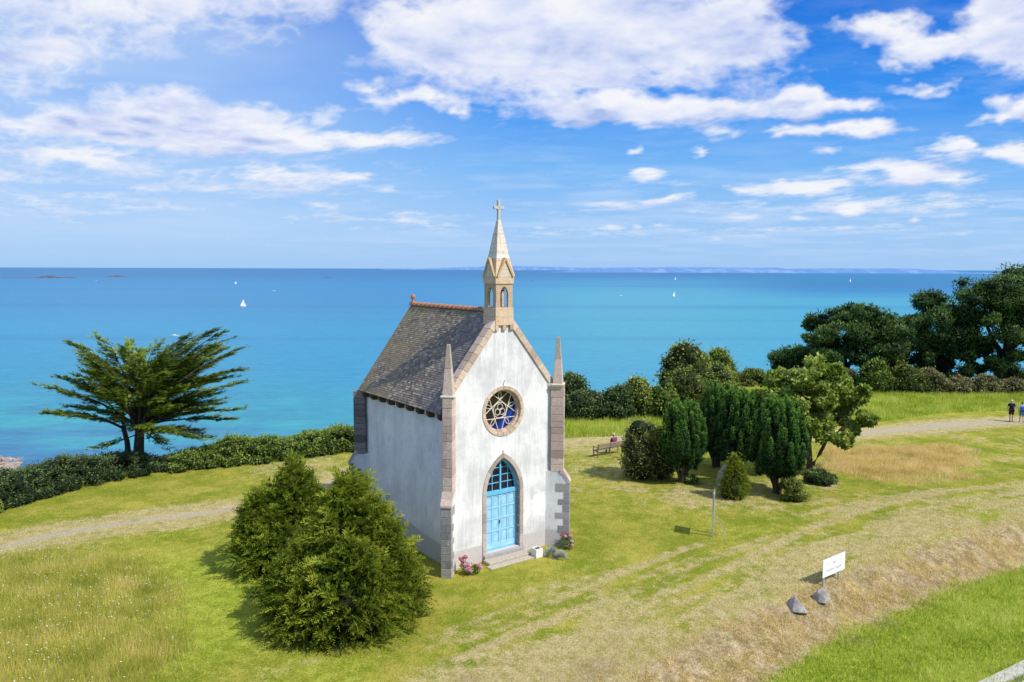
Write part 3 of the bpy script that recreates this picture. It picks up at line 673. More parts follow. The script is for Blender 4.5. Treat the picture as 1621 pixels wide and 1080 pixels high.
# boats
BW = plain('white_sail', (.85, .85, .83), .6, .03); BH = plain('white_hull', (.75, .76, .78), .4, .04); BM = plain('boat_mast', (.5, .5, .52), .4, .05)
BD = plain('dark_hull', (.05, .06, .09), .5, .1)
def boat_loc(px, py):
    D = 62*FPX/(py-425.3); return (XW(px, D, -50.), D, -50.0), D
def hull(L, W, Hh, m, par, name='hull'):
    mb = MB(); st = []
    for s_, w, k in [(-.5, .75, 0), (-.25, .95, 0), (.05, 1, 0), (.3, .7, .02), (.5, .04, .08)]:
        x = s_*L; st.append([(x, -w*W/2, Hh*(1+k)), (x*.92, -w*W*.3, -.2), (x*.92, w*W*.3, -.2), (x, w*W/2, Hh*(1+k))])
    vs = [p for r in st for p in r]; fs = [(i*4+k, (i+1)*4+k, (i+1)*4+(k+1) % 4, i*4+(k+1) % 4) for i in range(4) for k in range(4)]+[(0, 1, 2, 3), (16, 17, 18, 19)]
    return mb.add(vs, fs).build(name, m, par)
def sailboat(px, py, hpx, label, heading=.3, sails=True, group=None):
    (x, y, z), D = boat_loc(px, py); k = hpx/FPX*D/12.5
    r = empty('sailing_boat', (x, y, z), heading); r.scale = (k, k, k); tag(r, label, 'sailing boat', group)
    hull(9.5, 3, 1.0, BH, r); MB().tube([(.6, 0, .8), (.6, 0, 12.3)], .09, 6).build('mast', BM, r)
    MB().box(-2, 1.6, -.8, .8, 1.0, 1.45).build('cabin', BH, r, bevel=.1)
    if sails:
        MB().add([(.45, 0, 1.9), (.45, 0, 12), (-4.2, .9, 1.9), (-1.9, .8, 6.5), (.45, .05, 1.9)], [(0, 1, 3), (0, 3, 2)]).build('mainsail', BW, r, fix=False)
        MB().add([(.75, 0, 10.8), (4.6, 0, 1.3), (.4, 1.1, 1.8), (1.6, .8, 4.5)], [(0, 1, 3), (0, 3, 2), (1, 2, 3)]).build('jib', BW, r, fix=False)
    return r
sailboat(385, 487, 13, 'white sailing boat with full sails left of the chapel roof', .75)
sailboat(982, 468, 10, 'sailing boat with bare mast right of the steeple', .75, False)
sailboat(1067, 469, 9, 'sailing boat with raised sails farther right of the steeple', .9)
sailboat(373, 451, 5, 'small distant sailing boat above the larger one at left', .75)
sailboat(1069, 442.5, 5, 'tiny sailing boat close to the far coast right of the steeple', .8)
sailboat(1346, 445, 6, 'distant white sailing boat above the dark pines', .8)
def motorboat(px, py, L, label, white=True):
    (x, y, z), D = boat_loc(px, py); r = empty('motor_boat', (x, y, z), .15); tag(r, label, 'motor boat')
    hull(L, L*.3, L*.11, BH if white else BD, r); k = L/9
    MB().box(-2.2*k, 1.2*k, -.9*k, .9*k, .95*k, 2.0*k).build('cabin', BH if white else BD, r, bevel=.15*k)
    MB().tube([(-.5*k, 0, 2*k), (-.5*k, 0, 4*k)], .08*k, 6).build('mast', BM, r)
motorboat(277, 534, 7.5, 'white motor boat showing just behind the top of the cypress')
motorboat(152, 446.5, 11, 'tiny white motor boat below the islet at far left')
motorboat(433, 462.5, 11, 'small white motor boat leaving a wake left of the roof')
motorboat(842, 444, 9, 'tiny dark boat just right of the steeple', False)
(wx_, wy_, _), wD = boat_loc(441, 462.5)

# ------------------------------------------------------------------ chapel materials
def plaster_mat():
    t = mat('white_plaster'); X, Y, Z = t.sep(t.obj)
    st = t.noise(t.scale(t.obj, 1.5, 1.5, .22), 2.2, 8, .72, dist=.6)        # vertical weather streaks
    st2 = t.noise(t.scale(t.obj, 9, 9, .5), 1.3, 4, .6)
    bl = t.noise(t.obj, .7, 5, .6); fine = t.noise(t.obj, 14, 4, .7)
    s = t.math('ADD', t.math('MULTIPLY', st, .30), t.math('ADD', t.math('MULTIPLY', bl, .58), t.math('MULTIPLY', st2, .18)))
    face = t.map(Y, .05, .3)                                        # side walls paler and warmer, their shade lifted in the colour
    c = t.mix(t.map(s, .46, .64), (.84, .825, .815), (.62, .61, .61))
    cs = t.mix(t.map(s, .44, .66), (.92, .885, .86), (.72, .695, .70))
    c = t.mix(face, c, cs)
    # grey band below the gable, cleaner centre line, repaired patch on the right
    gab = t.math('MULTIPLY', t.map(Z, 7.2, 9.2), t.map(t.math('ABSOLUTE', t.math('SUBTRACT', X, 2.57)), .08, .35))
    c = t.mix(t.math('MULTIPLY', gab, t.map(st, .38, .62, .1, .6)), c, (.52, .51, .54))
    patch = t.math('MULTIPLY', t.map(t.vmath('LENGTH', t.vmath('MULTIPLY', t.vmath('SUBTRACT', t.vmath('ADD', t.obj, t.vmath('MULTIPLY', t.noise(t.obj, 2.6, 5, .7, out='Color'), (1.3, 0, 1.3))), (5.2, 0, 2.6)), (1.9, 0, 1.5))), .95, .62), t.map(Y, .1, .05))
    c = t.mix(patch, c, (.92, .92, .92))
    und_ = t.math('MULTIPLY', t.map(t.math('ABSOLUTE', t.math('SUBTRACT', X, 2.5)), .55, .3), t.map(Z, 5.0, 4.6, 0, 1)); und_ = t.math('MULTIPLY', und_, t.map(Y, .1, .05))
    c = t.mix(t.math('MULTIPLY', und_, .7), c, (.93, .93, .90))
    # plinth: bare grey pink render; a pale band above it on the side
    wz = t.math('ADD', Z, t.math('MULTIPLY', t.math('SUBTRACT', bl, .5), .25))
    side_pl = t.math('ADD', t.map(Y, .2, 7.0, .80, 1.25, False), 0)
    edgez = t.mix(face, (.72, .72, .72), t.comb(side_pl, side_pl, side_pl))
    ez = t.sep(edgez)[0]
    pl = t.map(t.math('SUBTRACT', wz, ez), .03, -.03)
    c = t.mix(pl, c, t.mix(t.map(fine, .35, .65), (.52, .46, .45), (.68, .62, .60)))
    band = t.math('MULTIPLY', t.math('MULTIPLY', t.map(t.math('SUBTRACT', wz, ez), .02, .05), t.map(t.math('SUBTRACT', wz, ez), .75, .35)), face)
    band = t.math('MULTIPLY', band, t.map(t.noise(t.obj, 1.1, 4, .6), .40, .55))
    c = t.mix(t.math('MULTIPLY', band, .65), c, (.86, .86, .87))
    bl2 = t.noise(t.obj, 2.3, 6, .7); c = t.mix(t.map(bl2, .50, .72, 0, .38), c, (.46, .45, .46)); c = t.mix(t.map(fine, .54, .76, 0, .35), c, (.40, .39, .40)); c = t.mix(t.math('MULTIPLY', t.map(Z, 1.9, .7), t.map(bl, .4, .6, 0, .35)), c, (.50, .49, .45))
    t.put(t.p.inputs['Base Color'], c); t.p.inputs['Roughness'].default_value = .92; t.p.inputs['Specular IOR Level'].default_value = .12
    t.put(t.p.inputs['Normal'], t.bump(t.math('ADD', fine, t.math('MULTIPLY', bl, .8)), .35, .03)); return t.m
def stone_mat(name, a, b, lich=.3, joints=None, lc=(.50, .36, .08)):
    t = mat(name); g = t.new('ShaderNodeNewGeometry'); r = g.outputs['Random Per Island']
    n = t.noise(t.obj, 9, 5, .7); n2 = t.noise(t.obj, 42, 3, .7); nl = t.noise(t.obj, 1.6, 5, .7)
    c = t.mix(r, tuple(x*.80 for x in a), tuple(min(1, x*1.12) for x in b))
    c = t.mix(t.map(n, .35, .68, 0, .45), c, tuple(x*.62 for x in a))
    c = t.mix(t.map(n2, .5, .7, 0, .4), c, tuple(min(1, x*1.45) for x in b))
    c = t.mix(t.map(n2, .42, .3, 0, .35), c, tuple(x*.35 for x in a))
    c = t.mix(t.map(nl, .56, .72, 0, lich), c, lc)
    if joints:
        X, Y, Z = t.sep(t.obj); hz, off = joints
        f = t.math('FRACT', t.math('DIVIDE', t.math('ADD', Z, off), hz)); j = t.math('LESS_THAN', f, .035)
        row = t.math('FLOOR', t.math('DIVIDE', t.math('ADD', Z, off), hz))
        q = t.math('FRACT', t.math('ADD', t.math('DIVIDE', t.math('ADD', X, Y), .55), t.math('MULTIPLY', row, .5)))
        j = t.math('MAXIMUM', j, t.math('LESS_THAN', q, .03)); c = t.mix(t.math('MULTIPLY', j, .55), c, (.16, .13, .11))
    t.put(t.p.inputs['Base Color'], c); t.p.inputs['Roughness'].default_value = .88; t.p.inputs['Specular IOR Level'].default_value = .2
    t.put(t.p.inputs['Normal'], t.bump(t.math('ADD', n, n2), .6, .02)); return t.m
PLASTER = plaster_mat()
ST_PINK = stone_mat('pink_granite', (.46, .34, .28), (.66, .52, .44), .2)
ST_GREY = stone_mat('grey_granite', (.27, .26, .26), (.40, .38, .37), .1)
ST_DARK = stone_mat('dark_granite', (.16, .14, .14), (.30, .26, .23), .25, lc=(.3, .22, .08))
ST_COPE = stone_mat('coping_granite', (.56, .42, .31), (.70, .54, .42), .25)
ST_BELL = stone_mat('bellcote_granite', (.60, .42, .28), (.72, .53, .38), .4, (.33, .04))
ST_SPIRE = stone_mat('spire_granite', (.70, .56, .44), (.78, .66, .55), .45, (.36, .1))
ST_PALE = stone_mat('pale_granite', (.62, .54, .46), (.72, .64, .56), .1)
ST_STEP = stone_mat('step_stone', (.38, .33, .26), (.48, .42, .34), .25)
TERRA = stone_mat('terracotta', (.44, .17, .09), (.56, .28, .16), .35, lc=(.6, .45, .3))
BLUE_F = plain('blue_door_paint', (.15, .50, .78), .5, .08, 5); BLUE_P = plain('pale_blue_door_paint', (.34, .64, .84), .55, .12, 4)
CREAM = plain('cream_tracery', (.78, .74, .62), .7, .1)
DARKW = plain('dark_timber', (.10, .06, .045), .85, .3, 6)
IRON = plain('dark_iron', (.03, .03, .032), .6, .3)
def glass_mat(name, rose):
    t = mat(name); X, Y, Z = t.sep(t.obj)
    n = t.noise(t.obj, 3.5 if rose else 5, 3, .6)
    if rose:
        f = t.math('ADD', t.math('SUBTRACT', t.math('MULTIPLY', X, .9), t.math('MULTIPLY', Z, 1.0)), t.math('MULTIPLY', t.math('SUBTRACT', n, .5), .7))
        c = t.ramp(t.map(f, -.4, .9, 0, 1, False), [(0, (.022, .013, .012)), (.46, (.03, .016, .016)), (.58, (.010, .014, .07)), (.76, (.010, .02, .17)), (.88, (.008, .05, .38)), (1, (.010, .02, .12))])
    else:
        c = t.mix(t.map(n, .48, .52), (.008, .010, .035), (.028, .02, .016))
    t.put(t.p.inputs['Base Color'], c); t.p.inputs['Roughness'].default_value = .12; t.p.inputs['Specular IOR Level'].default_value = .35; return t.m
def slate_mat():
    t = mat('roof_slate'); X, Y, Z = t.sep(t.obj)
    row = t.math('FLOOR', t.math('DIVIDE', t.math('SUBTRACT', Z, 6.42), .0838)); rz = t.math('MULTIPLY', t.math('FRACT', t.math('MULTIPLY', row, .5)), 1)
    yy = t.math('ADD', t.math('DIVIDE', Y, .17), rz)
    cell = t.math('FLOOR', yy); fr = t.math('FRACT', yy)
    wn = t.new('ShaderNodeTexWhiteNoise', noise_dimensions='2D'); t.put(wn.inputs['Vector'], t.comb(cell, row, 0)); r = wn.outputs['Value']
    n = t.noise(t.obj, .8, 5, .65); n2 = t.noise(t.obj, 5, 4, .7)
    c = t.ramp(r, [(0, (.11, .10, .10)), (.45, (.21, .19, .17)), (.8, (.30, .27, .225)), (1, (.50, .46, .40))])
    c = t.mix(t.map(n2, .45, .65, 0, .5), c, (.27, .225, .15))
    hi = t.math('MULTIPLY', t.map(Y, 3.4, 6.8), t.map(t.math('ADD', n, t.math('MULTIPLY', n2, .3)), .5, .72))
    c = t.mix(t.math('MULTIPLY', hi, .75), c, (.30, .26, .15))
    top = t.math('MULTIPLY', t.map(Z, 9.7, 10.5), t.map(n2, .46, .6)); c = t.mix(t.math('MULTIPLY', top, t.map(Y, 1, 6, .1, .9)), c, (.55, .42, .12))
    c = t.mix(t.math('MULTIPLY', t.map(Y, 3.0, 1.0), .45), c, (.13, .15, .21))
    c = t.mix(t.math('MULTIPLY', t.math('MAXIMUM', t.math('LESS_THAN', fr, .07), 0), .6), c, (.03, .03, .035))
    c = t.vmath('MULTIPLY', c, (1.06, .96, .84)); t.put(t.p.inputs['Base Color'], c); t.p.inputs['Roughness'].default_value = .6; t.p.inputs['Specular IOR Level'].default_value = .25
    t.put(t.p.inputs['Normal'], t.bump(t.math('ADD', r, t.math('MULTIPLY', n2, .6)), .5, .025)); return t.m
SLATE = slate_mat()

# ------------------------------------------------------------------ chapel
W, L = 5.145, 7.68; CX = W/2; ZE = 7.2; ZR = 10.42; SL = (ZR-ZE)/CX
chapel = empty('chapel', (CHAPEL_O[0], CHAPEL_O[1], 0), TH)
tag(chapel, 'small white rendered chapel with slate roof, stone steeple and pale blue arched door', 'chapel')
def arc_pts(hw, spring, extra=0., n=12, z0=0., cx=CX, base=.86):
    """pointed arch outline, bottom-left round to bottom-right; concentric arcs about the inner springs"""
    R = 2*base+extra; k = math.acos((base)/R)        # apex angle from the far spring
    P = [(cx-hw, z0)]
    for i in range(n+1):
        a = PI-(k*i/n); P.append((cx+base+R*math.cos(a), spring+R*math.sin(a)))
    for i in range(1, n+1):
        a = (PI-k)+(k*i/n)-0; a = k-(k*i/n); P.append((cx-base+R*math.cos(a), spring+R*math.sin(a)))
    P.append((cx+hw, z0)); return P
SPR, SILL = 2.80, .30
def circ(cx, cz, r, n=48, a0=0): return [(cx+r*math.cos(a0+2*PI*i/n), cz+r*math.sin(a0+2*PI*i/n)) for i in range(n)]
RZ = 6.27
wall = MB()
door_hole = arc_pts(.86, SPR, 0, 12, SILL)
wall.plate([(0, -.3), (W, -.3), (W, ZE-.15), (CX, ZR-.15), (0, ZE-.15)], [door_hole, circ(CX, RZ, .98)], 0, .42)
wall.box(0, .42, .42, L-.42, -.3, 6.62)
wall.box(W-.42, W, .42, L-.42, -.3, 6.62)
wall.prism([(0, -.3), (W, -.3), (W, 6.62), (CX, ZR-.42), (0, 6.62)], L-.42, L)
wall.build('wall', PLASTER, chapel)
floor = MB().box(.42, W-.42, .42, L-.42, -.3, .28).build('floor', ST_GREY, chapel)

# roof slopes made of overlapping slate courses
def roof_side(sgn):
    mb = MB(); x_e, z_e = (-.373 if sgn < 0 else W+.373), 6.42; x_r, z_r = CX, ZR+.02
    n = 48; y0, y1 = .28, L+.12
    vs = []; fs = []
    dz = (z_r-z_e)/n; dx = (x_r-x_e)/n
    nx, nz = (-(z_r-z_e) if sgn < 0 else (z_r-z_e)), abs(x_r-x_e); ln = math.hypot(nx, nz); nx /= ln; nz /= ln
    for i in range(n):
        a = (x_e+dx*i, z_e+dz*i); b = (x_e+dx*(i+1), z_e+dz*(i+1)); t = .013
        p = [(a[0]+nx*t, a[1]+nz*t), (b[0]+nx*.002, b[1]+nz*.002), (a[0], a[1])]
        k = len(vs)
        for y in (y0, y1): vs += [(q[0], y, q[1]) for q in p]
        fs += [(k, k+1, k+4, k+3), (k, k+3, k+5, k+2)]
    mb.add(vs, fs)
    # underside and edges
    th = .09
    P = [(x_e, z_e-.001), (x_r, z_r-.001), (x_r, z_r-.15), (x_e-nx*th, z_e-nz*th)]
    mb.prism(P, y0+.002, y1-.002)
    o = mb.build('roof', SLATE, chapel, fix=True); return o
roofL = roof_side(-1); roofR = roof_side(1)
for i in range(17):
    y0 = .95+i*(L+.1-.95)/17; y1 = y0+(L+.1-.95)/17+.03
    mb = MB(); rr = [.125, .125, .15, .15] ; n = 10
    vs = []
    for y, r in [(y0, .115), (y0+.30, .12), (y0+.31, .148), (y1, .148)]:
        for k in range(n+1):
            a = PI*k/n; vs.append((CX+r*1.05*math.cos(a), y, ZR-.03+r*math.sin(a)*1.15))
    mb.add(vs, [(i_*(n+1)+k, i_*(n+1)+k+1, (i_+1)*(n+1)+k+1, (i_+1)*(n+1)+k) for i_ in range(3) for k in range(n)])
    mb.add([vs[k] for k in range(n+1)], [tuple(range(n+1))]); mb.add([vs[3*(n+1)+k] for k in range(n+1)], [tuple(range(n+1))])
    o = mb.build('ridge_tile', TERRA, roofL, smooth=False)
MB().lathe([(.10, ZR-.02), (.11, ZR+.1), (.07, ZR+.16), (.06, ZR+.26), (.10, ZR+.30), (.115, ZR+.38), (.08, ZR+.46), (.02, ZR+.52)], CX, L-.02, 12).build('finial', TERRA, roofL, smooth=True)
for i in range(9):
    y = .35+i*.87
    T = None
    MB().prism([(-.31, 6.40), (-.002, 6.60), (-.002, 6.10), (-.22, 6.10), (-.31, 6.22)], y, y+.22).build('rafter_end', DARKW, chapel, bevel=.01)
# gable copings (blocks)
def coping(sgn):
    mb = MB(); n = 9
    xa, za = (-.06 if sgn < 0 else W+.06), ZE-.08; xb, zb = CX+sgn*.36, ZR-.36*SL
    ux, uz = (xb-xa), (zb-za); ln = math.hypot(ux, uz); ux /= ln; uz /= ln
    nx, nz = (-uz, ux) if sgn < 0 else (uz, -ux)
    if nz < 0: nx, nz = -nx, -nz
    for i in range(n):
        a = ln*i/n+.004; b = ln*(i+1)/n-.004
        P = [(xa+ux*a-nx*.10, za+uz*a-nz*.10), (xa+ux*b-nx*.10, za+uz*b-nz*.10), (xa+ux*b+nx*.17, za+uz*b+nz*.17), (xa+ux*a+nx*.17, za+uz*a+nz*.17)]
        mb.prism(P, -.07, .40)
    mb.build('gable_coping', ST_COPE, chapel, bevel=.012)
coping(-1); coping(1)

# rose window
rose = empty('rose_window', (CX, 0, RZ), 0, chapel)
mb = MB(); n = 20
for i in range(n):
    a0, a1 = 2*PI*i/n+.006, 2*PI*(i+1)/n-.006; S = 3
    P = [(1.06*math.cos(a0+(a1-a0)*k/S), 1.06*math.sin(a0+(a1-a0)*k/S)) for k in range(S+1)]+[(.90*math.cos(a1-(a1-a0)*k/S), .90*math.sin(a1-(a1-a0)*k/S)) for k in range(S+1)]
    mb.prism(P, -.035, .10)
    P = [(.979*math.cos(a0+(a1-a0)*k/S), .979*math.sin(a0+(a1-a0)*k/S)) for k in range(S+1)]+[(.82*math.cos(a1-(a1-a0)*k/S), .82*math.sin(a1-(a1-a0)*k/S)) for k in range(S+1)]
    mb.prism(P, .101, .40)
mb.build('surround', ST_COPE, rose, bevel=.008)
mb = MB(); mb.lathe([(.84, .0), (.84, .02)], n=40, T=Matrix.Translation((0, .275, 0)) @ Matrix.Rotation(-PI/2, 4, 'X')); mb.build('glass', glass_mat('rose_glass', True), rose)
mb = MB(); YT = .235
def bar(p, q, w=.022, dp=.05):
    d = Vector((q[0]-p[0], q[1]-p[1])); l = d.length; d /= l; nn = Vector((-d.y, d.x))*w/2
    mb.prism([(p[0]+nn.x, p[1]+nn.y), (q[0]+nn.x, q[1]+nn.y), (q[0]-nn.x, q[1]-nn.y), (p[0]-nn.x, p[1]-nn.y)], YT, YT+dp)
RV = .43; PV = [(RV*math.sin(2*PI*i/5), RV*math.cos(2*PI*i/5)) for i in range(5)]
YS = YT
for i in range(5):
    p, q = Vector(PV[i]), Vector(PV[(i+1) % 5]); d = (q-p).normalized()
    def hit(o, d, r=.83):
        b = o.dot(d); return o+d*(-b+math.sqrt(b*b-o.dot(o)+r*r))
    YT = YS+.0007*i; bar(hit(p, -d), hit(q, d))
    a = 2*PI*i/5; e = Vector((math.sin(a), math.cos(a))); s_ = Vector((e.y, -e.x))
    for sg in (-1, 1):
        pr_ = None
        for k in range(7):
            u = k/6; pt = e*(RV+(.83-RV)*u)+s_*sg*.075*math.sin(PI*min(1, u*1.05))
            YT = YS+.004+.0005*i+.0002*k
            if pr_ is not None: bar(pr_, pt, .017)
            pr_ = pt
YT = YS-.006
def ring(cx, cz, r, w, nseg=24):
    for i in range(nseg):
        a, b = 2*PI*i/nseg, 2*PI*(i+1)/nseg
        bar_ = [(cx+(r+w/2)*math.cos(a), cz+(r+w/2)*math.sin(a)), (cx+(r+w/2)*math.cos(b), cz+(r+w/2)*math.sin(b)), (cx+(r-w/2)*math.cos(b), cz+(r-w/2)*math.sin(b)), (cx+(r-w/2)*math.cos(a), cz+(r-w/2)*math.sin(a))]
        mb.prism(bar_, YT, YT+.05)
ring(0, 0, .335, .023)
for i in range(3):
    YT = YS-.009-.001*i; a = 2*PI*i/3; ring(.135*math.sin(a), .135*math.cos(a), .135, .017, 16)
YT = YS
mb.build('tracery', CREAM, rose, fix=True)

# door surround, door, steps
mb = MB()
inn = arc_pts(.86, SPR, 0, 12, .0); outr = arc_pts(1.05, SPR, .19, 12, .0)
na = 4
hts = [0.0, .42, .80, 1.2, 1.62, 2.02, 2.42, SPR]
for sg in (-1, 1):
    for a, b in zip(hts[:-1], hts[1:]):
        x0, x1 = sorted((CX+sg*.86, CX+sg*1.05)); mb.box(x0, x1, -.04, .30, a+.004, b-.004)
def ap(P, k): return P[1+k]
tot = 24
segs = [0, 3, 6, 9, 12, 15, 18, 21, 24]
for a, b in zip(segs[:-1], segs[1:]):
    P = [outr[1+k] for k in range(a, b+1)]+[inn[1+k] for k in range(b, a-1, -1)]
    mb.prism(P, -.04, .30)
mb.prism([(CX-.05, SPR+1.66), (CX+.05, SPR+1.66), (CX+.03, SPR+1.80), (CX-.03, SPR+1.80)], -.045, .1)
mb.build('door_surround', stone_mat('door_granite', (.44, .36, .31), (.56, .47, .41), .12), chapel, bevel=.01)
door = empty('door', (CX, .2, SILL), 0, chapel)
def D_(mb): return mb
# local frame: x from centre, y depth, z above sill
fr = MB()
ai = [(x-CX, z-SILL) for x, z in arc_pts(.86, SPR, 0, 12, SILL)]; ao = [(x-CX, z-SILL) for x, z in arc_pts(.765, SPR, -.095, 12, SILL)]
for k in range(1, 25):
    fr.prism([ai[k], ai[k+1], ao[k+1], ao[k]], 0, .09)
fr.box(-.86, -.80, 0, .09, .0, 2.5); fr.box(.80, .86, 0, .09, .0, 2.5)
fr.box(-.86, .86, -.03, .10, 2.38, 2.56); fr.box(-.80, .80, .01, .09, 0, .07)
fr.box(-.04, .04, -.01, .085, 2.56, 3.93)
fr.build('frame', BLUE_F, door, bevel=.006)
br = MB()
def arch_half(z): # half width of the opening at local z
    zz = z-(SPR-SILL)
    return .80 if zz <= 0 else max(0, math.sqrt(max(0, 1.66**2-zz*zz))-.86)
for z in (2.88, 3.20, 3.52):
    h = arch_half(z)
    if h > .1: br.box(-h, -.04, .03, .06, z-.015, z+.015); br.box(.04, h, .03, .06, z-.015, z+.015)
for x in (.40,):
    zt = 2.5+math.sqrt(1.66**2-(x+.86)**2)
    br.box(x-.015, x+.015, .029, .061, 2.56, zt); br.box(-x-.015, -x+.015, .029, .061, 2.56, zt)
br.build('glazing_bar', BLUE_F, door)
gp = [(x*.97, z) for x, z in [(a, b) for a, b in ao[1:-1]]]
MB().prism([(-.76, 2.45)]+gp+[(.76, 2.45)], .065, .075).build('glass', glass_mat('fanlight_glass', False), door)
for sg in (-1, 1):
    lf = MB(); x0, x1 = (-.80, -.006) if sg < 0 else (.006, .80)
    lf.box(x0, x1, .045, .085, .07, 2.38)
    w_ = (x1-x0); cols = 2; rows = 4
    st_ = .075
    xs_ = [x0, x0+st_, x0+w_/2-st_/2, x0+w_/2+st_/2, x1-st_, x1]
    for a, b in ((0, 1), (2, 3), (4, 5)): lf.box(xs_[a], xs_[b], .015, .045, .07, 2.38)
    zs_ = [.07, .30, .78, .85, 1.30, 1.37, 1.80, 1.87, 2.30, 2.38]
    for a, b in ((0, 1), (2, 3), (4, 5), (6, 7), (8, 9)):
        for c_, d_ in ((1, 2), (3, 4)): lf.box(xs_[c_], xs_[d_], .016, .045, zs_[a], zs_[b])
    for r_ in range(4):
        for c_, d_ in ((1, 2), (3, 4)): lf.box(xs_[c_]+.025, xs_[d_]-.025, .030, .045, zs_[2*r_+1]+.03, zs_[2*r_+2]-.03)
    o = lf.build('door_leaf', BLUE_P, door, bevel=.004)
    if sg < 0: MB().box(-.05, -.02, -.015, .015, 1.1, 1.25).build('handle', IRON, o)
MB().box(CX-1.02, CX+1.02, -.14, .30, -.2, .27).build('threshold', ST_GREY, chapel, bevel=.015)
MB().box(CX-1.12, CX+1.08, -.62, -.145, -.2, .14).build('step', ST_STEP, chapel, bevel=.02)
MB().box(CX-1.28, CX+1.32, -.95, -.625, -.2, .055).build('step', ST_STEP, chapel, bevel=.02)

# buttresses at 45 degrees
def buttress(cx, cy, ang, pinn, st_up, st_lo):
    b = empty('buttress', (cx, cy, 0), ang, chapel)        # local -y points outward
    rng = random.Random(int(cx*10+cy))
    w = .20
    MB().prism([(.35, -.3), (-.83, -.3), (-.83, 2.86), (-.56, 3.36), (.35, 3.36)], -w, w, axis='x').build('core', PLASTER, b)
    # shoulder
    mb = MB(); mb.prism([(-.89, 2.84), (-.89, 2.93), (-.73, 3.19), (-.73, 2.98), (-.80, 2.84)], -w-.03, w+.03, axis='x')
    mb.prism([(-.725, 2.98), (-.725, 3.195), (-.57, 3.44), (-.42, 3.44), (-.42, 3.30), (-.58, 3.22)], -w-.03, w+.03, axis='x')
    mb.build('shoulder', ST_PINK, b, bevel=.008)
    # lower quoins
    mb = MB(); z = -.2; i = 0
    while z < 2.83:
        h = rng.uniform(.24, .34); z1 = min(2.84, z+h)
        if 2.84-z1 < .1: z1 = 2.84
        d = (.26, .62, .30, .50)[i % 4]
        if rng.random() < .6: mb.box(-w-.015, w+.015, -.86, -.86+d, z+.007, z1-.007)
        else:
            k = rng.uniform(-.06, .06); mb.box(-w-.015, k-.003, -.86, -.86+d, z+.007, z1-.007); mb.box(k+.003, w+.015, -.86, -.86+d*.8, z+.007, z1-.007)
        z = z1; i += 1
    mb.build('quoin', st_lo, b, bevel=.01)
    # shaft
    top = 6.98 if pinn else 6.36
    mb = MB(); z = 3.30; i = 0
    while z < top:
        h = rng.uniform(.26, .38); z1 = min(top, z+h)
        if top-z1 < .12: z1 = top
        if rng.random() < .5: mb.box(-w, w, -.58, .0, z+.007, z1-.007)
        else:
            k = rng.uniform(-.06, .06); mb.box(-w, k-.003, -.58, -.02, z+.007, z1-.007); mb.box(k+.003, w, -.58, -.02, z+.007, z1-.007)
        z = z1; i += 1
    mb.build('shaft', st_up, b, bevel=.01)
    if pinn:
        mb = MB(); mb.box(-.19, .19, -.57, .05, top, 7.12); mb.build('neck_block', ST_COPE, b)
        mb = MB(); yc = -.30
        def frus(r0, r1, z0, z1):
            vs = [(sx*r0, yc+sy*r0, z0) for sx, sy in ((-1, -1), (1, -1), (1, 1), (-1, 1))]+[(sx*r1, yc+sy*r1, z1) for sx, sy in ((-1, -1), (1, -1), (1, 1), (-1, 1))]
            mb.add(vs, [(0, 1, 2, 3), (7, 6, 5, 4), (0, 4, 5, 1), (1, 5, 6, 2), (2, 6, 7, 3), (3, 7, 4, 0)])
        frus(.21, .29, 7.10, 7.18); frus(.29, .27, 7.181, 7.235); mb.box(-.17, .17, -.05, .20, 7.10, 7.23)
        mb.build('capital', ST_PALE, b, bevel=.01)
        for k, (z0, z1) in enumerate([(7.236, 8.28), (8.284, 9.24)]):
            mb = MB(); r = lambda z: .215-.15*(z-7.236)/(9.24-7.236)
            frus(r(z0), r(z1), z0, z1); mb.build('pinnacle', ST_PINK if k == 0 else stone_mat('mossy_granite', (.38, .31, .24), (.48, .40, .31), .6, lc=(.32, .33, .12)), b, bevel=.012)
# outward = local -y rotated by ang
buttress(0, 0, -PI/4, True, ST_PINK, ST_GREY)
buttress(W, 0, PI/4, True, ST_PINK, ST_GREY)
buttress(0, L, -3*PI/4, False, ST_DARK, ST_DARK)
buttress(W, L, 3*PI/4, False, ST_DARK, ST_DARK)

# bell-cote
bc = empty('bell_cote', (CX, .36, 0), 0, chapel)
mb = MB()
mb.box(-.46, .46, -.46, .46, 9.86, 10.23); mb.box(-.452, .452, -.452, .452, 10.232, 10.58)
mb.box(-.46, -.30, -.462, -.2, 9.66, 9.858); mb.box(-.10, .08, -.462, -.2, 9.66, 9.858); mb.box(.28, .46, -.462, -.2, 9.66, 9.858); mb.box(-.44, .44, -.33, .46, 9.4, 9.859)
mb.build('base_block', ST_BELL, bc, bevel=.012)
lan = MB(); hw = .42; z0, z1 = 10.582, 11.56
def larch(hw_, zs, base): # small pointed opening
    P = arc_pts(hw_, zs, 0, 8, z0+.02, 0, base); return P
hole = larch(.20, 11.12, .20)
lan.plate([(-hw, z0), (hw, z0), (hw, z1), (-hw, z1)], [hole], -hw, -hw+.11)
lan.plate([(-hw, z0), (hw, z0), (hw, z1), (-hw, z1)], [hole], hw-.11, hw)
RT = Matrix.Rotation(PI/2, 4, 'Z')
hh_ = hw-.112
lan.plate([(-hh_, z0), (hh_, z0), (hh_, z1), (-hh_, z1)], [hole], -hw+.002, -hw+.11, RT)
lan.plate([(-hh_, z0), (hh_, z0), (hh_, z1), (-hh_, z1)], [hole], hw-.11, hw-.002, RT)
lan.build('lantern', ST_BELL, bc)
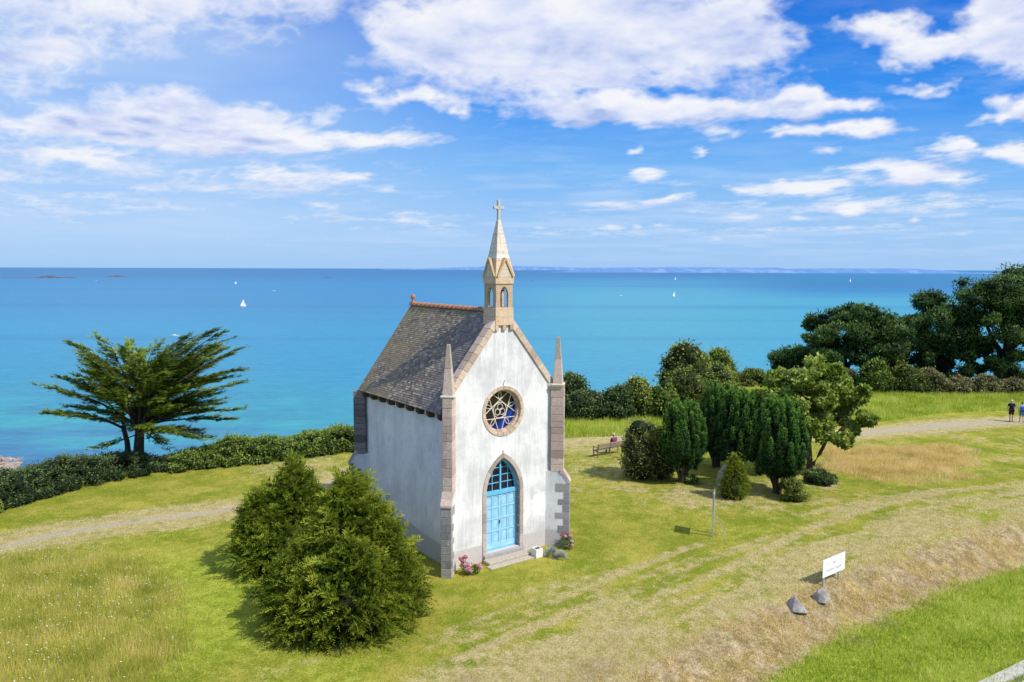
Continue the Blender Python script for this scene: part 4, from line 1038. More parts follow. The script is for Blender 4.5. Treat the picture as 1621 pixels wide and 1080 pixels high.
# gablets: four little gables projecting round the spire foot
mb = MB()
def frus2(mb, r0, r1, z0, z1):
    vs = [(sx*r0, sy*r0, z0) for sx, sy in ((-1, -1), (1, -1), (1, 1), (-1, 1))]+[(sx*r1, sy*r1, z1) for sx, sy in ((-1, -1), (1, -1), (1, 1), (-1, 1))]
    mb.add(vs, [(0, 1, 2, 3), (7, 6, 5, 4), (0, 4, 5, 1), (1, 5, 6, 2), (2, 6, 7, 3), (3, 7, 4, 0)])
frus2(mb, .46, .47, 11.562, 11.90); frus2(mb, .455, .335, 11.901, 12.60)
mb.build('spire_foot', ST_BELL, bc, bevel=.01)
gb = MB(); rl = MB()
for k in range(4):
    T = Matrix.Rotation(k*PI/2, 4, 'Z')
    gb.add([T @ Vector(v) for v in [(-.36, -.475, 11.85), (.36, -.475, 11.85), (0, -.475, 12.52), (-.36, -.30, 11.85), (.36, -.30, 11.85), (0, -.30, 12.52)]], [(0, 1, 2), (3, 5, 4), (0, 3, 4, 1), (1, 4, 5, 2), (2, 5, 3, 0)])
    for sg in (-1, 1):
        a = Vector((sg*.40, 0, 11.86)); b_ = Vector((0, 0, 12.62)); d = (b_-a).normalized(); n_ = Vector((-d.z, 0, d.x))*.035
        P = [(a+n_), (b_+n_), (b_-n_), (a-n_)]; rl.prism([(p.x, p.z) for p in P], -.53+.002*sg, -.36, T=T)
gb.build('gablet', ST_SPIRE, bc); rl.build('gablet_moulding', stone_mat('lichened_granite', (.58, .38, .16), (.66, .48, .26), .5), bc)
mb = MB(); frus2(mb, .333, .30, 12.602, 12.78); mb.build('white_course', plain('limewashed_stone', (.72, .68, .62), .9, .08), bc)
mb = MB(); frus2(mb, .298, .165, 12.782, 13.62); mb.build('spire', ST_SPIRE, bc, bevel=.008)
mb = MB(); frus2(mb, .162, .06, 13.623, 14.20); mb.build('spire_tip', ST_PALE, bc, bevel=.008)
mb = MB(); mb.box(-.055, .055, -.055, .055, 14.20, 15.0); mb.box(-.26, -.056, -.053, .053, 14.62, 14.74); mb.box(.056, .26, -.053, .053, 14.62, 14.74)
mb.box(-.085, .085, -.058, .058, 14.60, 14.76); mb.build('cross', stone_mat('cross_granite', (.50, .46, .42), (.58, .54, .50), .2), bc, bevel=.012)
mb = MB(); mb.lathe([(.02, 11.25), (.07, 11.22), (.09, 11.1), (.11, 10.98), (.15, 10.90), (.15, 10.88)], n=16); mb.build('bell', plain('bronze', (.08, .07, .05), .45, .2, 8, metal=.7), bc, smooth=True)
MB().tube([(-.31, 0, 11.27), (.31, 0, 11.27)], .022, 8).build('bell_axle', IRON, bc)
MB().add([(0, 0, 0)], []) if False else None
# thin cable above the rose window
MB().tube([(CX-.02, -.02, 7.33), (CX+.01, -.03, 7.46), (CX+.06, -.03, 7.58)], .008, 5).build('cable', IRON, chapel)

# ------------------------------------------------------------------ trees and shrubs
def gz(x, y): return float(terrain_z(np.array([x]), np.array([y]))[0])
def plant(name, label, catg, px, D, group=None, sink=.05):
    x = XW(px, D); z = gz(x, D); e = empty(name, (x, D, z-sink)); tag(e, label, catg, group); return e, z-sink
def fol(parent, name, parts, m):
    Q, T_ = cat(*parts); return nmesh(name, Q, 4, m, parent, T_)

def conifer_bush(px, D, tops, label, seed, m=F['conifer'], name='conifer_bush', dens=1.0, sl=(.55, 1.05), catg='shrub'):
    """tops: list of (dx, dy, radius, height)"""
    rng = np.random.default_rng(seed); e, z0 = plant(name, label, catg, px, D)
    parts = []; tb_ = MB(); tops = list(tops)
    if len(tops) > 3 and name == 'conifer_bush':
        for i in range(16):
            q = tops[rng.integers(4)]; a = rng.random()*2*PI; f = rng.uniform(.15, .62); tops.append((q[0]+q[2]*f*math.cos(a), q[1]+q[2]*f*math.sin(a), rng.uniform(.3, .5), q[3]*(1.0-f*.42)*rng.uniform(.95, 1.05)))
    for (dx, dy, R, Ht) in tops:
        n = int(640*R*Ht/5*dens)+40
        h = rng.random(n)**.85; th = rng.random(n)*2*PI
        lump = 1+.13*np.sin(3*th+h*9+seed)+.11*np.sin(7*th-h*14+seed*2)+.07*np.sin(13*th+h*23)
        prof = np.where(h < .28, .80+.20*np.sin(h/.28*PI/2), ((1-h)/.72)**.85)
        r = R*prof*lump*(.68+.20*rng.random(n))
        B = np.stack([dx+r*np.cos(th), dy+r*np.sin(th), .12+h*Ht*.90], -1)
        out = np.stack([np.cos(th), np.sin(th), 0*th], -1)
        Dr = out*(1.0-.55*h)[:, None]+np.array([0, 0, 1.])*(.30+.9*h)[:, None]+rng.normal(size=(n, 3))*.28
        Ls = rng.uniform(sl[0], sl[1], n)*(.65+.35*R/2.5)*np.where(rng.random(n) < .10, 1.55, 1)
        parts.append(sprays(rng, B, Dr, Ls, k=24, leaf=.30, w=.27, droop=.35, flat=.5))
        # small tufts filling the surface
        B2 = B+rng.normal(size=B.shape)*.18; parts.append(sprays(rng, B2, Dr+rng.normal(size=B.shape)*.5, Ls*.6, k=12, leaf=.4, w=.32, droop=.3, flat=.3))
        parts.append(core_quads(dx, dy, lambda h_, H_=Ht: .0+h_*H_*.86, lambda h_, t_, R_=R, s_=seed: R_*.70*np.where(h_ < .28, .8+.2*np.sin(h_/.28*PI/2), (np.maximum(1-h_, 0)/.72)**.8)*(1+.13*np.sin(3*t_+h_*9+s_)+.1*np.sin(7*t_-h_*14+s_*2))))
        tb_.tube([(dx*.5, dy*.5, 0), (dx, dy, Ht*.6)], [.12, .03], 6)
    tb_.build('trunk', BARK, e); fol(e, 'crown', parts, m); return e
conifer_bush(548, 26.2, [(.15, .2, 1.75, 4.95), (.95, .3, 1.45, 4.0), (-1.15, -.3, 1.35, 2.9), (.5, -1.2, 1.6, 3.0), (1.65, -.1, 1.15, 3.0), (-.65, .6, 1.3, 3.7), (-.9, -1.2, 1.25, 2.1), (1.2, -.9, 1.1, 2.3)], 'largest yellow green conifer bush standing beside the left wall of the chapel', 2)
conifer_bush(448, 31.0, [(.45, .2, 1.35, 4.3), (-.75, -.2, 1.15, 3.1), (.9, .3, 1.0, 3.6), (-.1, -.7, 1.2, 2.5)], 'darker conifer bush half hidden behind the largest one on the left', 5, F['conifer2'])

def irish(px, D, R, Ht, label, seed, tops=1, zb=.9, name='yew_tree'):
    R = R*1.07; Ht = Ht+.12
    rng = np.random.default_rng(seed); e, z0 = plant(name, label, 'tree', px, D, 'dark columnar yews right of the chapel')
    def prof(h): return np.where(h < .45, .42+.58*np.sin(np.clip(h/.45, 0, 1)*PI/2), np.clip(1-((h-.45)/.60)**1.9, .0, 1)**.6)
    cen = []; rad = []; tn = []
    nf = int(78*R)                                        # upright flames of foliage, each its own clump
    for i in range(nf):
        q = (i+.5)/nf; th = i*2.39996+rng.normal()*.15; h = .10+.86*q**.9
        r = R*float(prof(np.array(h)))*rng.uniform(.78, .98); ln = rng.uniform(.42, .75)*(1.15-.3*abs(h-.5)); w_ = rng.uniform(.15, .25)*(1.15-.35*h)
        z = zb+h*(Ht-zb)
        for k in range(3):
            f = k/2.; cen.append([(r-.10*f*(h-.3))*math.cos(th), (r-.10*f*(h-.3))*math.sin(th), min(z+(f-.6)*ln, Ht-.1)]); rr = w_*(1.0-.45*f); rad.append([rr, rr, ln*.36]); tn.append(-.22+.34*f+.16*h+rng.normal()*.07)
    for i in range(int(10*R)):                            # separate pointed tops
        th = rng.random()*2*PI; f = rng.random()**.7; r = R*.55*f; z = Ht-(.75*f**1.5)*(Ht-zb)*.30-.25+rng.normal()*.06
        for k in range(3): rr = .15-.04*k; cen.append([r*math.cos(th), r*math.sin(th), z-.35+.22*k]); rad.append([rr, rr, .26]); tn.append(.0+.13*k)
    cen = np.array(cen); rad = np.array(rad); tn = np.array(tn)
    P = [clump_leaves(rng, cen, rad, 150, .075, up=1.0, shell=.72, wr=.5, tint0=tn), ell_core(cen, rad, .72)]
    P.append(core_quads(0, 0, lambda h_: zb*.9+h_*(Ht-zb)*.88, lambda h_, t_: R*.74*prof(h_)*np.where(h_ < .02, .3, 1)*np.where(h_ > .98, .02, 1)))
    tb_ = MB()
    for i in range(5):
        a = i*1.256+seed; tb_.tube([(.10*math.cos(a), .10*math.sin(a), -.1), (.17*math.cos(a), .17*math.sin(a), .5), (.45*R*math.cos(a), .45*R*math.sin(a), zb+.5)], [.15, .11, .07], 7)
    tb_.build('trunk', BARK, e); fol(e, 'crown', P, F['irish']); return e
irish(1080, 43.0, 1.22, HT(641, 43), 'dark yew nearest the chapel, in front of the golden broom bush', 21, zb=.95)
irish(1134, 46.5, 1.25, HT(612, 46.5), 'tallest dark yew, standing at the back of the group of four', 22, zb=.9)
irish(1168, 44.6, 1.32, HT(622, 44.6), 'broad dark yew in the middle, behind the small yellow green bush', 23, zb=.8)
irish(1231, 40.9, 1.42, HT(636, 40.9), 'dark yew on the right, in front of the sycamore', 24, zb=1.0)

def skeleton_tube(mb, pts, r0, r1, n=6):
    k = len(pts); mb.tube(pts, [r0+(r1-r0)*i/(k-1) for i in range(k)], n)
def curve(p0, p1, bend, k=6):
    p0 = np.array(p0, float); p1 = np.array(p1, float); bend = np.array(bend, float)
    return [tuple(p0+(p1-p0)*t+bend*math.sin(PI*t)) for t in np.linspace(0, 1, k)]

def cypress_tree():
    D = 46.5; rng = np.random.default_rng(3); e, z0 = plant('cypress_tree', 'wind shaped cypress with spiky spreading branches behind the left hedge', 'tree', 221, D, sink=.1)
    x0 = XW(221, D); tb_ = MB(); P = []
    def TP(px, py, dy=0): return (XW(px, D, HT(py, D))-x0, dy, HT(py, D)-z0)
    tb_.tube([(-.0, 0, -.6), (-.02, 0, .6), (.05, 0, 1.5), (.15, 0, 2.5)], [.40, .33, .29, .26], 10)
    tb_.tube([(-.75, .2, -.6), (-.72, .2, .6), (-.78, .2, 1.6), (-1.0, .2, 2.6)], [.24, .19, .16, .13], 8)
    fork = [(.1, 0, 2.1), (.15, .0, 2.5), (-.95, .2, 2.4)]
    tips = [(66, 603), (87, 652), (99, 560), (118, 545), (130, 536), (157, 530), (108, 603), (120, 640), (160, 675), (176, 705), (150, 560), (190, 548), (215, 552), (228, 548), (250, 545), (270, 535), (290, 526), (322, 517), (340, 520), (366, 528), (350, 535), (369, 548), (393, 577), (380, 590), (366, 610), (372, 652), (345, 640), (352, 672), (325, 690), (318, 702), (262, 712), (300, 560), (245, 600), (200, 600), (280, 640), (230, 660), (330, 600), (170, 620), (310, 655), (140, 660), (190, 690), (290, 690)]
    limbs = []
    for i, (px, py) in enumerate(tips): limbs.append((px, py, rng.uniform(-1.6, 1.6)))
    for i in range(58):
        px, py = tips[rng.integers(len(tips))]; f = rng.uniform(.35, .85); cx_, cy_ = 222, 640
        limbs.append((cx_+(px-cx_)*f, cy_+(py-cy_)*f-10, rng.choice([-1, 1])*rng.uniform(1.2, 4.4)*math.sqrt(1-f*f*.7)))
    for (px, py, dy) in limbs:
        px = 231+(px-222)*.86; py = 660+(py-660)*.90
        tip = np.array(TP(px, py, dy)); src = fork[2] if px < 165 and rng.random() < .8 else fork[rng.integers(2)]
        src = np.array(src)+[0, 0, rng.uniform(-.1, 1.2) if tip[2] > 4.5 else 0]
        ln = np.linalg.norm(tip-src); side = np.array([-.10*(tip[0]-src[0]), 0, .05*ln])
        c = np.array(curve(src, tip, side, 9)); skeleton_tube(tb_, [tuple(q) for q in c], .03+.014*ln, .012, 5)
        d = unit(c[1:]-c[:-1]); outer = dy == 0 or abs(dy) < 1.7
        for j in range(int(ln*5.5)+4):
            t = rng.uniform(.30, 1)**.75; k = min(7, int(t*8)); b = c[k]+(c[k+1]-c[k])*(t*8-k)
            dd = d[k]; rh = unit(np.array([b[0]-.1, b[1]*.8+rng.normal()*.5, 0])+rng.normal(size=3)*[.3, .5, 0])
            s_ = rng.choice([-1, 1]); sd = np.array([-rh[1], rh[0], 0])
            tw = unit(rh*1.0+dd*.35+sd*s_*rng.uniform(0, .75)+np.array([0, 0, rng.uniform(-.02, .26)])); tl = rng.uniform(.6, 1.25)*(1.15-.55*t)
            if t > .93: tw = unit(rh*.9+dd*.6+np.array([0, 0, .15])); tl = rng.uniform(.7, 1.1)
            kk = max(4, int(tl*9)); ts = np.linspace(.1, 1, kk)
            Bp = b+tw*tl*ts[:, None]+rng.normal(size=(kk, 3))*[.06, .06, .03]
            Dp = tw*1.0+np.cross(tw, [0, 0, 1.])*np.where(np.arange(kk) % 2, 1, -1)[:, None]*.55*(1-.6*ts[:, None])+rng.normal(size=(kk, 3))*.2+np.array([0, 0, .10])
            P.append(sprays(rng, Bp, Dp, rng.uniform(.28, .52, kk)*(1.1-.3*ts), k=12, leaf=.44, w=.46, droop=.04, flat=.85))
            if rng.random() < .25: tb_.tube([tuple(b), tuple(b+tw*tl*.8)], [.018, .008], 4)
    tb_.build('trunk', BARK, e); fol(e, 'crown', P, F['cypress'])
cypress_tree()

def clump_tree(name, label, px, D, clumps, m, seed, trunks, leaf=.2, n=150, limb=.07, core=.0, up=.2, wr=.6, group=None, lump=.5, shell=.5, trunk_m=BARK, sink=.1, sub=4, flat=.62, fr=(.45, .8)):
    """clumps: list of (px, py, dy, rx, rz); trunks: list of polylines in local coordinates"""
    rng = np.random.default_rng(seed); e, z0 = plant(name, label, 'tree', px, D, group, sink); x0 = XW(px, D)
    tb_ = MB(); cen = []; rad = []
    for tp, r0, r1 in trunks: skeleton_tube(tb_, tp, r0, r1, 9)
    ends = [np.array(tp[-1]) for tp, _, _ in trunks]
    for (cx, cy, dy, rx, rz) in clumps:
        c = np.array([XW(cx, D, HT(cy, D))-x0, dy, HT(cy, D)-z0]); s_ = min(ends, key=lambda q: np.linalg.norm(q-c)); ln = np.linalg.norm(c-s_)
        if ln > .4: skeleton_tube(tb_, curve(tuple(s_), tuple(c), (rng.normal()*.1*ln, rng.normal()*.08*ln, -.1*ln), 6), limb*(.4+ln*.16), .02, 6)
        for j in range(sub):
            o = unit(rng.normal(size=3))*rng.random()**.5*np.array([rx, rx, rz])*lump*1.3
            cen.append(c+o); f = rng.uniform(*fr); rad.append([rx*f, rx*f, rz*f*1.05])
    cen = np.array(cen); rad = np.array(rad)
    P = [clump_leaves(rng, cen, rad, n, leaf, up=up, shell=shell, wr=wr, tint0=(rng.random(len(cen))-.5)*.35)]
    if core: P.append(ell_core(cen, rad, core))
    tb_.build('trunk', trunk_m, e); fol(e, 'crown', P, m); return e

# sycamore
rg = np.random.default_rng(44); cl = []
for (cx, cy, rx) in [(1260, 590, .8), (1285, 580, .7), (1305, 592, .7), (1240, 605, .75), (1225, 620, .6), (1270, 615, .9), (1300, 620, .9), (1330, 615, .7), (1345, 605, .4), (1362, 628, .55), (1350, 645, .75), (1372, 660, .55), (1335, 660, .8), (1310, 650, .9), (1280, 645, .9), (1250, 640, .8), (1228, 640, .5), (1378, 668, .35), (1350, 680, .55), (1325, 690, .5), (1300, 680, .7), (1275, 680, .6), (1255, 665, .7), (1340, 700, .35), (1360, 612, .25), (1320, 580, .35), (1215, 632, .4), (1290, 665, .8), (1318, 632, .8), (1265, 600, .6)]:
    cl.append((cx, cy, rg.uniform(-1.3, 1.3), rx*.92, rx*.75))
clump_tree('sycamore_tree', 'pale green sycamore with a forked trunk behind the right hand yew', 1281, 44.8, cl, F['syc'], 45,
           [([(0, 0, -.2), (.02, 0, .9), (-.05, .1, 2.0), (.1, .1, 3.0)], .20, .12), ([(.2, 0, .7), (.55, -.1, 1.4), (.9, -.2, 2.3)], .12, .09)], leaf=.18, n=100, limb=.05, up=.1, wr=.85, shell=.3, sub=13, core=.3, fr=(.32, .6), lump=.8)

# pines
def pine(label, px, D, tips, seed, trunks, leaf=.30, n=170, sub=6):
    tips = [(a, b+(9 if px > 1400 else 6), c, d*1.08, e*1.22) for a, b, c, d, e in tips]
    return clump_tree('pine_tree', label, px, D, tips, F['pine'], seed, trunks, leaf=leaf, n=n, limb=.10, core=.62, up=.6, wr=.34, lump=.85, shell=.6, trunk_m=BARKDARK, sub=sub, group='dark pines on the cliff edge')
rg = np.random.default_rng(7); t1_ = []
for (cx, cy, r) in [(1345, 487, 1.2), (1370, 490, 1.2), (1325, 498, 1.1), (1392, 500, 1.1), (1305, 508, 1.0), (1300, 520, 1.1), (1330, 515, 1.4), (1360, 512, 1.5), (1395, 520, 1.2), (1408, 515, .8), (1290, 530, .9), (1315, 535, 1.2), (1350, 535, 1.5), (1385, 540, 1.3), (1405, 545, .9), (1283, 548, .9), (1300, 552, 1.0), (1375, 562, 1.1), (1395, 568, .9), (1285, 565, .7), (1360, 560, .9), (1330, 552, .9), (1410, 532, .9)]:
    t1_.append((cx, cy, rg.uniform(-3, 3), r, r*.55)); t1_.append((cx+rg.uniform(-8, 8), cy+rg.uniform(-2, 6), rg.uniform(-3.5, 3.5), r*.8, r*.42))
pine('round topped dark pine between the sycamore and the huge pine', 1338, 80, t1_, 8, [([(0, 0, -1), (.1, 0, 1.5), (-.2, 0, 3.0), (-.9, .2, 4.8)], .38, .18), ([(0, 0, 1.8), (.8, .1, 3.2), (1.6, .2, 4.6)], .24, .14), ([(-.05, 0, 2.2), (-1.2, -.5, 3.2), (-2.2, -.6, 4.2)], .16, .09)])
rg = np.random.default_rng(9); t2_ = []; t3_ = []
for (cx, cy, r) in [(1500, 462, 1.5), (1480, 470, 1.2), (1520, 455, 1.5), (1460, 490, 1.2), (1445, 500, 1.0), (1490, 485, 1.6), (1515, 480, 1.7), (1428, 508, .8), (1455, 515, 1.3), (1480, 510, 1.5), (1505, 510, 1.5), (1440, 530, 1.2), (1465, 535, 1.4), (1495, 540, 1.3), (1450, 555, 1.1), (1475, 560, 1.1), (1500, 565, 1.0), (1515, 585, .8), (1490, 582, .9), (1425, 518, .6), (1520, 500, 1.2), (1530, 535, .7), (1505, 595, .7), (1475, 578, .8), (1520, 570, .7)]:
    t2_.append((cx, cy, rg.uniform(-4, 4), r, r*.55)); t2_.append((cx+rg.uniform(-9, 9), cy+rg.uniform(-2, 7), rg.uniform(-4, 4), r*.8, r*.42))
for (cx, cy, r) in [(1545, 452, 1.4), (1565, 445, 1.6), (1590, 440, 1.7), (1612, 432, 1.6), (1640, 430, 1.8), (1670, 435, 1.8), (1700, 450, 1.6), (1555, 468, 1.4), (1580, 465, 1.7), (1610, 460, 1.8), (1640, 460, 1.8), (1670, 465, 1.8), (1545, 490, 1.1), (1572, 492, 1.5), (1600, 490, 1.7), (1630, 490, 1.7), (1720, 480, 1.6), (1560, 512, 1.1), (1590, 518, 1.2), (1615, 520, 1.2), (1650, 520, 1.6), (1690, 510, 1.6), (1550, 540, .9), (1575, 548, 1.2), (1560, 560, .9), (1600, 545, 1.0), (1612, 560, 1.2), (1640, 560, 1.2), (1590, 575, 1.0), (1616, 585, .9), (1570, 575, .7), (1545, 555, .6)]:
    t3_.append((cx, cy, rg.uniform(-4, 4), r, r*.55)); t3_.append((cx+rg.uniform(-9, 9), cy+rg.uniform(-2, 7), rg.uniform(-4, 4), r*.8, r*.42))
pine('huge dark pine with drooping left side, second from the right edge', 1492, 82, t2_, 10, [([(.6, 1, -1.5), (.4, 1, 2), (-.2, .5, 4.5), (.4, 0, 7.5)], .45, .2), ([(.4, 1, 2), (-1.6, .2, 4.2), (-2.8, 0, 5.6)], .22, .12)])
pine('tallest dark pine, cut by the right edge of the picture', 1588, 80, t3_, 11, [([(0, 0, -1), (-.1, 0, 2.5), (.2, 0, 4.5), (.3, 0, 8)], .62, .25), ([(0, 0, 3.2), (-1.3, 0, 5), (-2.3, 0, 7)], .3, .14), ([(.1, 0, 3.6), (1.8, 0, 5.5), (3.5, 0, 8)], .34, .16), ([(0, 0, 1.5), (-1.4, .4, 2.4), (-2.0, .5, 3.4)], .18, .1)])
pine('smallest dark pine, left of the round topped one', 1243, 82, [(1243, 556, 0, 1.2, .7), (1230, 562, .5, 1.0, .5), (1258, 563, -.4, 1.1, .6), (1240, 575, 0, 1.2, .6), (1262, 577, .3, 1.0, .6), (1225, 583, 0, .7, .5), (1250, 590, 0, 1.1, .6)], 12, [([(0, 0, -1), (0, 0, 2.0)], .2, .1)])

def shrub(px, base, top, wpx, label, m, seed, name='shrub', D=None, leaf=.16, n=170, dy=1.3, catg='shrub', group=None, nc=None, core=.72, spiky=0.):
    g = G(px, base); D = D or g[1]; rng = np.random.default_rng(seed); e, z0 = plant(name, label, catg, px, D, group)
    R = wpx/2/FPX*D; Ht = max(.4, HT(top, D)-z0); nc = nc or int(30+R*Ht*10)
    h = rng.random(nc)**.8; th = rng.random(nc)*2*PI; prof = np.sqrt(np.clip(1-(h*.95)**2.0, 0, 1))*(.8+.2*np.minimum(1, h*4))*(1+.20*np.sin(2*th+seed)+.13*np.sin(5*th+seed*3+h*4)); hq = 1-.20*(.5+.5*np.sin(th*1+seed*7))-.10*np.sin(3*th+seed)**2
    cr = .13*R+.11*Ht; r = (R-cr*.7)*prof*np.sqrt(rng.uniform(.35, 1, nc))
    cen = np.stack([r*np.cos(th), r*np.sin(th)*min(1, dy/R) if R > dy else r*np.sin(th), .25*cr+h*(Ht-cr*1.0)*hq], -1)
    rad = np.stack([cr+0*h, cr+0*h, cr*.85+0*h], -1)*rng.uniform(.5, 1.35, nc)[:, None]
    P = [clump_leaves(rng, cen, rad, n*2//3, leaf, up=.3, shell=.6, wr=.6, tint0=(rng.random(nc)-.5)*.5), ell_core(cen, rad, core)]
    if spiky:
        k = int(60*spiky); i = rng.integers(nc, size=k); d = unit(rng.normal(size=(k, 3))*[1, 1, .4]+[0, 0, 1.1]); P.append(sprays(rng, cen[i]+d*rad[i]*.6, d, rng.uniform(.5, 1.0, k)*cr*1.5, k=14, leaf=.3, w=.35, droop=.1))
    tb_ = MB(); 
    for i in range(4):
        a = i*1.57+seed; tb_.tube([(.08*math.cos(a), .08*math.sin(a), -.1), (.35*R*math.cos(a), .35*R*math.sin(a)*min(1, dy/R), Ht*.5)], [.06, .025], 5)
    tb_.build('stem', BARKDARK, e); fol(e, 'foliage', P, m); return e
GS = 'wild shrubs along the cliff edge'
shrub(905, 655, 586, 62, 'dark shrub just right of the right hand pinnacle', F['darkhedge'], 101, group=GS, leaf=.22, spiky=1)
shrub(925, 661, 614, 84, 'low dark thicket at the left end of the clifftop shrubs', F['darkhedge'], 102, group=GS)
shrub(972, 660, 604, 66, 'dark green thicket left of the pale green shrub', F['darkhedge'], 103, group=GS)
shrub(1004, 655, 590, 64, 'pale green shrub between dark thickets', F['lightgreen'], 104, group=GS)
shrub(1048, 655, 598, 60, 'mid green shrub right of the pale green one', F['hedge'], 105, group=GS)
shrub(1085, 640, 580, 90, 'wide olive shrub below the tall rounded bush', F['olive'], 106, group=GS)
shrub(1090, 612, 537, 100, 'tall rounded olive bush with grey leaves, highest of the clifftop shrubs', F['olive'], 107, group=GS, D=73, leaf=.24, dy=2.5)
shrub(1140, 612, 548, 56, 'dark spiky bush right of the tall rounded one', F['cypress'], 108, group=GS, D=74, leaf=.24, spiky=2)
shrub(1142, 634, 571, 54, 'olive green shrub just above the tallest yew', F['lightgreen'], 109, group=GS, D=64)
shrub(1190, 612, 580, 60, 'dull green shrub left of the smallest pine', F['olive'], 110, group=GS)
shrub(1232, 614, 583, 60, 'low olive shrub below the smallest pine', F['olive'], 111, group=GS)
shrub(1282, 616, 578, 62, 'rounded olive shrub behind the sycamore crown', F['hedge'], 112, group=GS)
shrub(1336, 618, 577, 56, 'brown tinged shrub under the round topped pine', F['brown'], 113, group=GS)
shrub(1385, 622, 562, 54, 'bright green shrub right of the sycamore', F['hedge'], 114, group=GS, leaf=.2)
shrub(1408, 612, 540, 56, 'grey green bush between the two biggest dark pines', F['olive'], 115, group=GS, D=79, leaf=.22)
shrub(1440, 622, 573, 76, 'wide olive brown shrub under the huge pine', F['olive'], 116, group=GS)
shrub(1475, 622, 578, 60, 'straw brown shrub under the huge pine', F['brown'], 117, group=GS)
shrub(1518, 622, 592, 66, 'low brown shrub in front of the gap between the pines', F['brown'], 118, group=GS)
shrub(1560, 622, 588, 60, 'grey brown shrub at the foot of the tallest pine', F['brown'], 119, group=GS)
shrub(1604, 622, 594, 62, 'last low shrub at the right edge of the picture', F['brown'], 120, group=GS)
shrub(1655, 624, 590, 80, 'dull shrub beyond the right edge of the picture', F['brown'], 121, group=GS)
# beside the yews
def broom():
    return shrub(1012, 766, 652, 66, 'golden brown broom bush right of the bench', F['broom'], 131, 'broom_bush', D=44.0, leaf=.13, n=230, nc=60, spiky=5)
broom()
shrub(1046, 768, 668, 54, 'dark olive bush between the broom bush and the first yew', F['olive'], 132, D=43.6, leaf=.12, n=200, nc=40)
conifer_bush(1161, 39.9, [(0, 0, .72, 2.35), (.35, .1, .5, 1.9), (-.2, 0, .55, 1.7)], 'small yellow green bush in front of the dark yews', 61, F['smallyew'], dens=2.2, sl=(.22, .42), name='small_yew')
shrub(1255, 794, 750, 46, 'small grey green shrub at the foot of the right hand yew', F['olive'], 133, leaf=.09, n=260)
shrub(1296, 768, 738, 46, 'low dark shrub at the foot of the sycamore', F['darkhedge'], 134, leaf=.12, n=260)
shrub(1094, 768, 748, 30, 'little rose bush with yellow flowers under the first yew', F['lightgreen'], 135, leaf=.07, n=120)

# left hedge
def hedge(label, line, hts, depth, m, seed, leaf, n, name='hedge'):
    rng = np.random.default_rng(seed); P0 = np.array([G(px, b)[:2] for px, b in line]); e = empty(name, (P0[0][0], P0[0][1], 0)); tag(e, label, 'hedge')
    cen = []; rad = []; seg = np.hypot(*(P0[1:]-P0[:-1]).T)
    for j in range(len(seg)):
        k = int(seg[j]*44)
        for i in range(k):
            t = (i+rng.random())/k; b = P0[j]*(1-t)+P0[j+1]*t; hh = hts[j]*(1-t)+hts[j+1]*t; hh *= 1+.16*math.sin(b[0]*1.1+seed)+.08*math.sin(b[0]*2.9)
            dn_ = P0[j+1]-P0[j]; dn_ = np.array([-dn_[1], dn_[0]])/np.linalg.norm(dn_); dn_ = dn_*(1 if dn_@(b-np.array([-2., 36.])) > 0 else -1)
            q = rng.random(); s_ = rng.random(); p = b+dn_*(.2+depth*s_); r = rng.uniform(.24, .50)
            zt = hh*(math.sqrt(max(.05, 1-(1-min(1, s_*3))**2)))*(1-.25*max(0, s_-.6)); z = rng.uniform(.12, 1)*hh*min(1, .45+s_*2.2) if s_ < .4 else hh*rng.uniform(.72, 1)*(1-.3*max(0, s_-.6))
            z = max(.15, z-r*.6)+gz(p[0], p[1])*(1 if s_ < .3 else .35); cen.append([p[0]-P0[0][0], p[1]-P0[0][1], z]); rad.append([r, r, r*.8])
    cen = np.array(cen); rad = np.array(rad)
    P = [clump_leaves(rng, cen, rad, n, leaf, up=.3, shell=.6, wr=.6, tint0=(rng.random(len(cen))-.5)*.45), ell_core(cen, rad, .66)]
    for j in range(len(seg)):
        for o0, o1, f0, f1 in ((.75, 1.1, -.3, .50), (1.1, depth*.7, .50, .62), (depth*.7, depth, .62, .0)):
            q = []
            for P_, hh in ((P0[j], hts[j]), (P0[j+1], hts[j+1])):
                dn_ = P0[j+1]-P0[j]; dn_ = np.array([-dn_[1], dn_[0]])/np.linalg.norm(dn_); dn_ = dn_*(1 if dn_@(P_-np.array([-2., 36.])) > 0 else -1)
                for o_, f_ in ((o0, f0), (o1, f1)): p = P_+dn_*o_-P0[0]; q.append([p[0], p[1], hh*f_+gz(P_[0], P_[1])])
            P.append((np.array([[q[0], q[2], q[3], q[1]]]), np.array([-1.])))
    k = len(cen)//2; i = rng.integers(len(cen), size=k); d = unit(rng.normal(size=(k, 3))*[1, 1, .3]+[0, 0, 1.]); P.append(sprays(rng, cen[i]+d*rad[i]*.5, d, rng.uniform(.3, .65, k), k=10, leaf=.3, w=.3, droop=.1))
    fol(e, 'foliage', P, m)
hedge('dark blackthorn hedge on the left, below the cypress', [(-130, 880), (-40, 828), (0, 812), (60, 796), (130, 777), (200, 762), (275, 748)], [2.2, 2.2, 2.1, 1.95, 1.6, 1.1, .6], 3.4, F['darkhedge'], 201, .085, 110)
hedge('brighter green leafy hedge between the cypress and the chapel', [(272, 752), (330, 745), (385, 739), (440, 733), (500, 726), (560, 719), (640, 708), (720, 700)], [.7, 1.05, 1.25, 1.3, 1.25, 1.25, 1.4, 1.4], 3.2, F['hedge'], 202, .11, 90)
hedge('green bramble bank behind the chapel on the seaward side', [(640, 706), (720, 697), (800, 686), (880, 668)], [1.3, 1.3, 1.5, 1.8], 3.0, F['olive'], 203, .14, 50)
